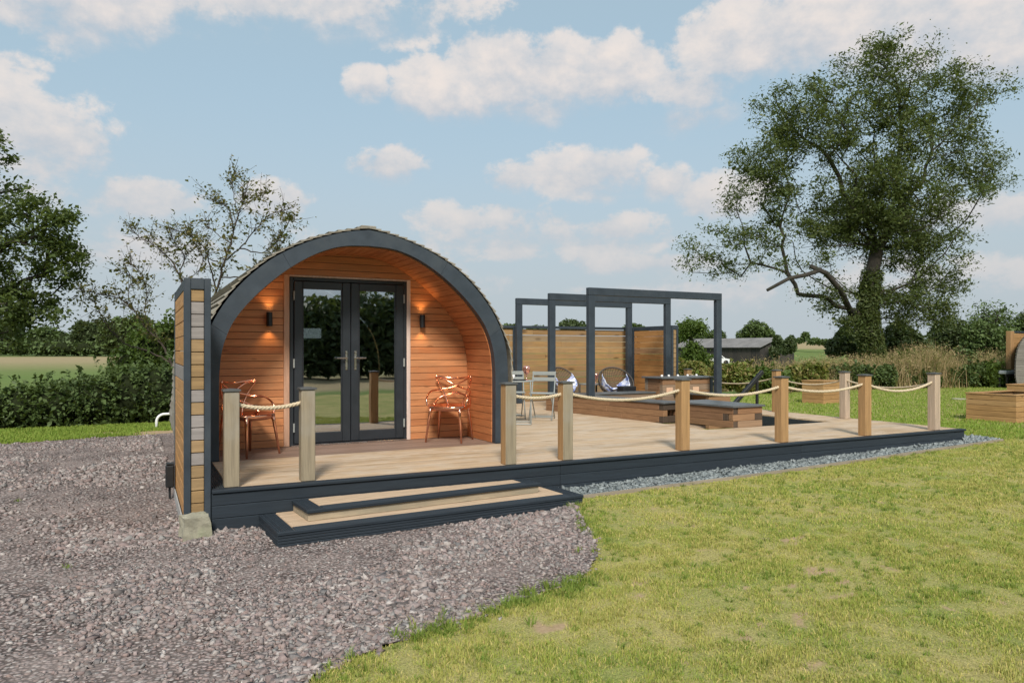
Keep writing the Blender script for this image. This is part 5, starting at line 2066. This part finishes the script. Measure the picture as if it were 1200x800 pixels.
def bush(name, label, cat, lobes, n, lsize, lm, group=None, core=0.78, aspect=0.55, twigs=0, shell=3.6, z0=0.0, corem='core', rough=0.5):
    """dense leafy mass: leaves through the outer shell, solid core inside, coloured dark to stand for inner shade"""
    c0 = np.mean([l[0] for l in lobes], axis=0)
    root = thing(name, label, cat, (c0[0], c0[1], z0), group=group)
    C = lobe_points(lobes, n, shell)
    nz = fbm(C, 1.4 / max(0.4, np.mean([l[1][0] for l in lobes]) ** 0.5), 3) - 0.5
    ctr = np.array([l[0] for l in lobes])
    k = np.argmin(np.linalg.norm((C[:, None, :] - ctr[None]), axis=2), axis=1)
    C = C + (C - ctr[k]) * (nz * rough * 1.6)[:, None]
    C = C[C[:, 2] > z0 + 0.02]
    C = C[RNG.random(len(C)) < np.clip(0.55 + (fbm(C, 3.0 / np.mean([l[1][0] for l in lobes]), 2) - 0.42) * 4, 0.12, 1)]
    if twigs:                                   # leafy shoots standing out of the top
        sh = []
        for _ in range(twigs):
            l = lobes[RNG.integers(len(lobes))]
            a = RNG.uniform(0, 2 * np.pi)
            p = l[0] + l[1] * np.array((math.cos(a) * .75, math.sin(a) * .75, 0.72))
            d_ = np.array((RNG.normal(0, .35), RNG.normal(0, .35), 1.0)) * RNG.uniform(0.25, 0.7) * l[1][2]
            t = RNG.random(16)[:, None]
            sh.append(p + d_ * t + RNG.normal(0, 0.03, (16, 3)) * (1.3 - t))
        C = np.concatenate([C] + sh)
    V, Fq = leaf_cards(C, lsize, aspect=aspect)
    np_obj('foliage', V, Fq, lm, root)
    if core:  # solid lumps added against see-through, dark as the shaded inside
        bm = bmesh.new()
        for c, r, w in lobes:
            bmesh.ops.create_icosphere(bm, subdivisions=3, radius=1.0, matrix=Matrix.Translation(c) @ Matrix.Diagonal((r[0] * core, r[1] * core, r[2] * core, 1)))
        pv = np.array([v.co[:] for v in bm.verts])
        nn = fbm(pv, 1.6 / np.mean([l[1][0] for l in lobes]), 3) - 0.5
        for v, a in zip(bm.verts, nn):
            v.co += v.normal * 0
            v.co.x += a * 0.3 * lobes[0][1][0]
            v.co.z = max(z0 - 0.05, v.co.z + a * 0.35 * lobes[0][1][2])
        me = bpy.data.meshes.new('shade_core')
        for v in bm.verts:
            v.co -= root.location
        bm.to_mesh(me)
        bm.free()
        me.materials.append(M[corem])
        link(bpy.data.objects.new('shade_core', me), root)
    return root


# --- dark hedge on the left
hl = []
for i, x in enumerate(np.arange(-9.5, 4.6, 0.62)):
    h = 0.80 + 0.12 * math.sin(i * 1.7) + RNG.uniform(-0.08, 0.10) + (0.42 if x > -0.9 else (0.2 if x > -1.6 else 0))
    hl.append((np.array((x, 17.5 + RNG.uniform(-.15, .15), h * 0.42)), np.array((0.72, 0.74 + RNG.uniform(-.05, .1), h * 0.60)), 1.0))
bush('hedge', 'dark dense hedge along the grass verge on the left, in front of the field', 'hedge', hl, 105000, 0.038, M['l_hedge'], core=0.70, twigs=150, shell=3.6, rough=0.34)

# --- green thorn bush behind the hedge next to the pod
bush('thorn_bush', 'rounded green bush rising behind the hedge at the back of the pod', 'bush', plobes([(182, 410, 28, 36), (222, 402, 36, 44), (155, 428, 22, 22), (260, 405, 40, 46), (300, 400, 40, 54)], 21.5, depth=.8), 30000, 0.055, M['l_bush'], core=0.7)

# --- far hedgerow over the left field
fl = [('hedgerow_tree', 'rounded far tree right of the oak leaves over the left field', [(52, 398, 20, 16), (70, 400, 14, 12)], 165, 'l_far'),
      ('hedgerow_tree', 'leafy far tree over the left field, second from the thorn bush', [(100, 391, 17, 16), (118, 388, 13, 14), (88, 401, 12, 10)], 160, 'l_fard'),
      ('hedgerow_tree', 'broad far tree over the left field, just left of the thorn bush', [(140, 388, 20, 16), (162, 384, 16, 18), (128, 397, 14, 12)], 150, 'l_far'),
      ('hedgerow_tree', 'far tree over the left field, mostly hidden behind the oak leaves', [(5, 390, 26, 20), (-25, 385, 24, 24)], 170, 'l_fard'),
      ('field_hedge', 'low trimmed hedge running along the far edge of the left field', [(x, 408, 14, 8) for x in range(-40, 200, 14)], 158, 'l_far'),
      ('field_hedge', 'dark overgrown strip of hedge before the far trees of the left field', [(x, 406 - (x % 3) * 2, 12, 10) for x in range(30, 150, 12)], 163, 'l_fard')]
for nm, lb, spec, d, lm in fl:
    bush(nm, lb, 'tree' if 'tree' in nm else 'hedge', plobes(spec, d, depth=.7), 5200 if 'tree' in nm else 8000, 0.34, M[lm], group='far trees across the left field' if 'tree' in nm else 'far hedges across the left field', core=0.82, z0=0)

# --- trees round the barn and on the skyline to the right
spec = [('field_tree', 'round dark tree behind the left end of the barn', [(811, 394, 19, 19), (838, 398, 14, 10)], 150, 'l_fard', 7000, .28),
        ('field_tree', 'spreading tree rising behind the middle of the barn roof', [(886, 390, 18, 14), (872, 395, 10, 8), (902, 392, 8, 9)], 165, 'l_far', 6500, .26),
        ('field_tree', 'small dark bush at the right hand end of the barn', [(926, 404, 8, 10), (920, 410, 6, 6)], 112, 'l_fard', 3200, .2),
        ('field_tree', 'dark bush hugging the gable end of the barn', [(911, 400, 7, 8), (908, 412, 8, 8)], 116, 'l_fard', 2800, .2),
        ('field_tree', 'tiny far tree on the hilltop right of the barn', [(944, 394, 6, 5), (938, 399, 6, 4)], 300, 'l_far', 1600, .4),
        ('field_tree', 'pale low bush on the tan strip of the far hill', [(954, 400, 9, 4), (966, 401, 9, 4)], 290, 'l_far', 1600, .4),
        ('field_tree', 'rounded tree top showing over the board fence, between the pergola posts', [(668, 383, 14, 8), (676, 384, 12, 8)], 120, 'l_fard', 3200, .24),
        ('field_tree', 'low tree top just over the board fence, beside the pod roof', [(600, 385, 16, 6), (630, 386, 14, 5), (574, 385, 16, 6)], 140, 'l_far', 3000, .24),
        ('field_tree', 'tree top peeping over the fence corner behind a pergola post', [(740, 386, 9, 8), (752, 388, 8, 7)], 130, 'l_far', 2000, .24)]
for nm, lb, sp_, d, lm, n, ls in spec:
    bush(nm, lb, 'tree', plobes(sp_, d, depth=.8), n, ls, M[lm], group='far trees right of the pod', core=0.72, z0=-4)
# slender ivy clad tree in front of the barn
tr = [at(814, 440, 62), at(813, 420, 62), at(812, 405, 62), at(808, 392, 62), at(804, 382, 62)]
tree('slender_tree', 'slender ivy clad tree standing in front of the left part of the barn', 'tree', tr, plobes([(815, 385, 14, 10), (801, 388, 10, 9), (812, 412, 9, 14, 1.4), (824, 424, 12, 10, 1.2), (806, 425, 10, 12)], 62), 70, 70, 0.32, 0.11, M['l_bush'], 0.22, 0.02, step=.6)

for nm, lb, sp_, d, lm, n, ls in [
        ('thicket', 'dark bush right beside the ash trunk on its right', [(1056, 400, 24, 22), (1042, 418, 16, 16), (1076, 412, 20, 18)], 38, 'l_fard', 12000, .085),
        ('thicket', 'dark bush below the ash crown left of its trunk', [(992, 400, 16, 15), (980, 408, 12, 12), (1004, 412, 12, 14)], 42, 'l_fard', 9000, .09),
        ('thicket', 'rounded dark green bush between the ash tree and the airy tree', [(1113, 392, 24, 22), (1098, 408, 18, 18), (1130, 412, 18, 18)], 46, 'l_fard', 12000, .09),
        ('thicket', 'broad green bush behind the dry grass near the right edge', [(1150, 398, 26, 24), (1168, 408, 26, 26), (1135, 420, 20, 16)], 43, 'l_far', 13000, .085),
        ('thicket', 'dark tree mass behind the distant pod at the right edge', [(1205, 385, 20, 24), (1195, 410, 22, 24), (1225, 395, 24, 30)], 48, 'l_fard', 12000, .09),
        ('thicket', 'low far bush in the gap right of the ash trunk', [(1085, 412, 14, 14), (1095, 418, 14, 12)], 50, 'l_far', 6000, .1)]:
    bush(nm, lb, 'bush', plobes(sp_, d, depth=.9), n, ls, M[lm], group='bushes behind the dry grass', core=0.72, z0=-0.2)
tr = [at(1163, 440, 45), at(1163, 415, 45), at(1162, 395, 45), at(1161, 380, 45)]
tree('airy_tree', 'small airy tree with a see through top near the right edge', 'tree', tr, plobes([(1158, 368, 20, 14), (1172, 378, 18, 16), (1148, 384, 16, 14)], 45), 70, 46, 0.30, 0.075, M['l_far'], 0.12, 0.012, step=.5)

# --- hedgerow with brambles and dry grass at the end of the right lawn
spec = [('bramble_bush', 'yellow green bramble beside the end of the board screen', [(812, 437, 18, 13), (800, 442, 18, 14), (832, 440, 16, 12)], 25.5, 'l_bramble'),
        ('bramble_bush', 'mixed bramble behind the rightmost pergola post', [(850, 441, 20, 14), (866, 439, 18, 14), (874, 447, 20, 13)], 25.2, 'l_bramble'),
        ('bramble_bush', 'dark tangled bramble behind the black handrail', [(895, 444, 20, 15), (912, 448, 18, 12), (884, 451, 16, 10)], 25.6, 'l_bush'),
        ('bramble_bush', 'russet and green bramble above the lone planter', [(935, 443, 20, 14), (956, 441, 18, 14)], 26.5, 'l_bramble'),
        ('bramble_bush', 'dark low bramble under the ash tree at the lawn edge', [(985, 442, 20, 14), (1010, 442, 20, 14), (1035, 442, 18, 13)], 28.5, 'l_hedge'),
        ('bramble_bush', 'dark green bramble under the dry grass right of the pale corner post', [(1110, 444, 22, 12), (1135, 440, 20, 14), (1158, 440, 18, 15)], 30, 'l_hedge'),
        ('bramble_bush', 'low green weeds below the dry grass between two rope posts', [(1060, 444, 20, 11), (1085, 445, 20, 11)], 29.2, 'l_hedge'),
        ('bramble_bush', 'green weeds in the dry grass just left of the board screen', [(1166, 440, 14, 14), (1178, 446, 10, 9)], 29.6, 'l_bush'),
        ('bramble_bush', 'green bramble standing up within the dry grass right of the ash trunk', [(1062, 428, 16, 14), (1080, 434, 14, 12)], 31.5, 'l_bush')]
for nm, lb, sp_, d, lm in spec:
    bush(nm, lb, 'bush', plobes(sp_, d, depth=.8), 9500, 0.060, M[lm], group='brambles along the far lawn edge', core=0.66, twigs=16)
gp, gh, tips = [], [], []
for _ in range(1500):
    px_ = RNG.uniform(838, 1180)
    dens = np.interp(px_, [836, 900, 950, 985, 1030, 1050, 1180], [.25, .35, .7, .8, .5, 1, 1])
    x, y = ray(px_)
    cl = float(fbm(np.array([(px_ * 0.03, 0.5, 0)]), 1.0, 2)[0])
    if RNG.random() > dens * np.clip((cl - 0.28) * 4, 0.25, 1):
        continue
    d = np.interp(px_, [836, 900, 1000, 1100, 1180], [26.5, 26.8, 28.8, 29.8, 31.0]) + RNG.uniform(-0.5, 2.8)
    h = np.interp(px_, [836, 930, 1000, 1060, 1100, 1180], [0.75, 0.8, 0.85, 1.0, 1.1, 0.95]) * RNG.uniform(0.45, 1.25) * (0.7 + 0.6 * cl)
    n = int(RNG.integers(30, 80))
    c = np.array((x * d, y * d))
    P_ = c + RNG.normal(0, 0.20, (n, 2))
    gp.append(P_)
    gh.append(h * RNG.uniform(0.35, 1.2, n))
    ln = RNG.normal(0.15, 0.2, 2)
    k = int(n * 0.22)
    f = RNG.random((k, 4))
    tips.append(np.c_[P_[:k] + ln * h * 0.9 + RNG.normal(0, 0.2, (k, 2)), h * (0.80 + 0.35 * f[:, 0])])
P = np.concatenate(gp)
o = blades('dry_grass', P, 0 * P[:, 0], np.concatenate(gh), np.full(len(P), 0.022), M['drygrass'], 0.55)
tag(o, 'tall straw coloured dry grass along the far lawn edge', 'dry grass', kind='stuff')
Tp = np.concatenate(tips)
Tp = np.repeat(Tp, 4, 0) + RNG.normal(0, 1, (len(Tp) * 4, 3)) * np.array((0.05, 0.05, 0.10))
V, Fq = leaf_cards(Tp, 0.030, aspect=0.3)
o = np_obj('seed_heads', V, Fq, M['drygrass'])
tag(o, 'pale feathery seed heads of the dry grass', 'seed heads', kind='stuff')

# --- white vehicle half hidden by the barn
q = at(838, 421, 100)
cv = thing('parked_car', 'white car half hidden by bushes in front of the barn', 'car', (q[0], q[1], terrain(q[0:1], q[1:2])[0]))
cz = q[2] - 0.75
mb = MB()
mb.prism([(-2.0, .25), (2.0, .25), (2.05, .75), (1.15, .92), (0.55, 1.42), (-1.1, 1.45), (-1.75, .95), (-2.05, .85)], -0.85, 0.85, 'xz')
mb.v = [(q[0] + v[0] * CA + v[1] * SA, q[1] - v[0] * SA + v[1] * CA, cz + v[2]) for v in mb.v]
obj('body', mb, M['carpaint'], cv)
mb = MB()
mb.prism([(0.95, .95), (0.5, 1.34), (-1.0, 1.36), (-1.5, .97)], -0.87, 0.87, 'xz')
mb.v = [(q[0] + v[0] * CA + v[1] * SA, q[1] - v[0] * SA + v[1] * CA, cz + v[2]) for v in mb.v]
obj('window', mb, M['black'], cv)
for wx_ in (-1.25, 1.25):
    mb = MB()
    mb.tube([(wx_, -0.9, 0.33), (wx_, 0.9, 0.33)], 0.33, 16)
    mb.v = [(q[0] + v[0] * CA + v[1] * SA, q[1] - v[0] * SA + v[1] * CA, cz + v[2]) for v in mb.v]
    obj('wheel', mb, M['black'], cv)

# --- the wood on the other side of the plot (seen mirrored in the doors)
wl_ = []
for i, x in enumerate(np.arange(-26, 50, 3.2)):
    h = 5.1 + 0.9 * math.sin(i * 2.1) + RNG.uniform(-.6, .8)
    wl_.append((np.array((x, -27 + RNG.uniform(-2, 2), h * 0.45)), np.array((2.9, 2.5, h * 0.56)), 1.0))
C = lobe_points(wl_, 130000, 3)
C = C[C[:, 2] > 0]
V, Fq = leaf_cards(C, 0.19)
o = np_obj('woodland', V, Fq, M['l_fard'])
tag(o, 'dark wood across the lawn, mirrored in the glass doors', 'woodland', kind='stuff')

# ------------------------------------------------------------------ sky, sun, lamps
SUN_EL, SUN_AZ = R(42), R(205)                   # azimuth measured from +Y towards +X
sun_dir = Vector((math.sin(SUN_AZ) * math.cos(SUN_EL), math.cos(SUN_AZ) * math.cos(SUN_EL), math.sin(SUN_EL)))
sd = bpy.data.lights.new('sun', 'SUN')
sd.energy = 1.5
sd.angle = R(12)
sd.color = (1.0, 0.93, 0.84)
so = link(bpy.data.objects.new('sun', sd))
so.rotation_euler = sun_dir.to_track_quat('Z', 'Y').to_euler()
so.location = sun_dir * 60

w = bpy.data.worlds.new('World')
sc.world = w
w.use_nodes = True
nt = NT(w.node_tree)
bg = w.node_tree.nodes['Background']
sky = nt.new('ShaderNodeTexSky', sky_type='NISHITA')
sky.sun_disc = False
sky.sun_elevation = SUN_EL
sky.sun_rotation = SUN_AZ
sky.air_density = 1.0
sky.dust_density = 1.2
sky.ozone_density = 1.0
tc = nt.new('ShaderNodeTexCoord').outputs['Generated']
sx = nt.new('ShaderNodeSeparateXYZ')
nt.l.new(tc, sx.inputs[0])
dx, dy, dz = sx.outputs
azn = nt.math('ARCTAN2', dx, dy)
eln = nt.math('ARCSINE', dz)
# domain warp gives the billows
cx = nt.new('ShaderNodeCombineXYZ')
nt.set(cx.inputs[0], azn)
nt.set(cx.inputs[1], nt.math('MULTIPLY', eln, 1.35))
vec = cx.outputs[0]
nA = nt.noise(vec, 9.0, 8, 0.62, 0.15)
nB = nt.noise(vec, 26.0, 6, 0.6)
nC = nt.noise(vec, 3.2, 3, 0.5)


def azel(px, py):
    x, y = ray(px)
    return math.atan2(x, y), math.atan2(-(py - HOR) / F_PX, math.hypot(x, y))


CLOUDS = [(70, 8, 130, 44, 1.1), (300, 0, 240, 40, .75), (520, 4, 90, 26, .55), (55, 160, 75, 52, .9), (-5, 130, 60, 60, .9), (105, 168, 30, 34, .7), (175, 234, 66, 26, 1.), (325, 235, 46, 26, .75), (20, 232, 90, 26, .7),
          (430, 103, 34, 26, 1), (500, 112, 56, 40, 1.1), (592, 88, 74, 54, 1.25), (655, 80, 62, 46, 1.25), (715, 90, 72, 48, 1.2), (600, 125, 150, 28, .9), (812, 108, 58, 34, 1.0), (815, 140, 66, 22, 1.0),
          (455, 193, 52, 27, 1.05), (598, 210, 34, 26, .9), (690, 203, 84, 38, 1.15), (782, 214, 34, 24, .9), (860, 52, 80, 48, 1.15), (955, 30, 120, 60, 1.3), (1080, 40, 130, 62, 1.3), (1180, 60, 60, 44, 1.0),
          (848, 232, 58, 30, 1.05), (724, 268, 44, 18, .8), (575, 255, 110, 24, .75), (1150, 250, 70, 26, .7), (640, 285, 210, 34, .6), (200, 300, 260, 40, .5), (760, 310, 120, 16, .7), (1000, 340, 340, 30, .5), (470, 330, 200, 28, .45)]
mx, sw, st_ = None, None, None
for px_, py_, rx_, ry_, wgt in CLOUDS:
    a0, e0 = azel(px_, py_)
    ca = nt.math('MULTIPLY', nt.math('SUBTRACT', azn, a0), F_PX / rx_ * 0.97)
    ce = nt.math('MULTIPLY', nt.math('SUBTRACT', eln, e0), F_PX / ry_)
    q2 = nt.math('MULTIPLY_ADD', ca, ca, nt.math('MULTIPLY', ce, ce))
    m_ = nt.math('MULTIPLY', nt.math('SUBTRACT', 1.0, q2), wgt)
    m_ = nt.math('MAXIMUM', m_, -1.0)
    mp = nt.math('MAXIMUM', m_, 0.0)
    mp = nt.math('MULTIPLY', nt.math('MAXIMUM', nt.math('SUBTRACT', 2.6, q2), 0.0), wgt)
    tt = nt.math('MULTIPLY', mp, ce)
    mx = m_ if mx is None else nt.math('MAXIMUM', mx, m_)
    sw = mp if sw is None else nt.math('ADD', sw, mp)
    st_ = tt if st_ is None else nt.math('ADD', st_, tt)
# scattered cumulus for the rest of the dome
rest = nt.math('MULTIPLY', nt.math('SUBTRACT', nC, 0.50), 5.0)
away = nt.maprange(nt.math('ABSOLUTE', nt.math('SUBTRACT', azn, YAW)), 0.72, 0.95)
high = nt.maprange(eln, 0.50, 0.65)
mx = nt.math('MAXIMUM', mx, nt.math('SUBTRACT', nt.math('MULTIPLY', nt.math('ADD', rest, 1.0), nt.math('MAXIMUM', away, high)), 1.0))
dens = nt.math('ADD', mx, nt.math('MULTIPLY', nt.math('SUBTRACT', nA, 0.5), 3.4))
dens = nt.math('ADD', dens, nt.math('MULTIPLY', nt.math('SUBTRACT', nB, 0.5), 1.3))
thick = nt.maprange(dens, 0.2, 1.5, 0, 1, True)
tv = nt.math('DIVIDE', st_, nt.math('MAXIMUM', sw, 0.25))          # -1 cloud base .. +1 cloud top
alpha = nt.maprange(nt.math('DIVIDE', dens, nt.math('MULTIPLY_ADD', nt.math('MAXIMUM', nt.math('MULTIPLY', tv, -1.0), 0.0), 2.6, 1.0)), 0.04, 0.55, 0, 1, True)
lit = nt.math('ADD', nt.math('MULTIPLY', tv, 0.55), nt.math('ADD', nt.math('MULTIPLY', nt.math('SUBTRACT', nB, 0.5), 1.3), nt.math('MULTIPLY', nt.math('SUBTRACT', nA, 0.5), 1.2)))
lit = nt.maprange(lit, -0.55, 0.55, 0, 1, True)
SKYS = 0.10
EXPO = 1.5
K = 1.0 / (SKYS * 2 ** EXPO)


def rad(*c):
    return tuple(x * K for x in c)


ccol = nt.mix(lit, rad(0.53, 0.575, 0.635), rad(0.85, 0.775, 0.73))
hz = nt.maprange(eln, 0.0, 0.36, 1, 0, True)
skyc = nt.mix(nt.math('MULTIPLY', hz, 0.95), nt.mix(0.84, sky.outputs[0], rad(0.385, 0.510, 0.565)), rad(0.485, 0.545, 0.59))
ccol = nt.mix(nt.math('MULTIPLY', hz, 0.7), ccol, rad(0.545, 0.575, 0.605))
fin_ = nt.mix(nt.math('MULTIPLY', alpha, nt.math('ADD', 0.80, nt.math('MULTIPLY', thick, 0.2))), skyc, ccol)
nt.set(bg.inputs['Color'], fin_)
bg.inputs['Strength'].default_value = SKYS

for lx, ly, lz in LAMPS:
    for sg in (1, -1):
        ld = bpy.data.lights.new('wall_lamp_light', 'SPOT')
        ld.energy = 1.2
        ld.color = (1.0, 0.58, 0.24)
        ld.spot_size = R(105)
        ld.spot_blend = 0.9
        ld.shadow_soft_size = 0.018
        lo = link(bpy.data.objects.new('wall_lamp_light', ld))
        lo.location = (lx, ly, lz + sg * 0.10)
        lo.rotation_euler = (R(180), 0, 0) if sg > 0 else (0, 0, 0)

sc.view_settings.view_transform = 'Standard'
sc.view_settings.look = 'None'
sc.view_settings.gamma = 1
sc.view_settings.exposure = EXPO
sc.cycles.use_denoising = True
sc.cycles.max_bounces = 8
sc.cycles.transparent_max_bounces = 8
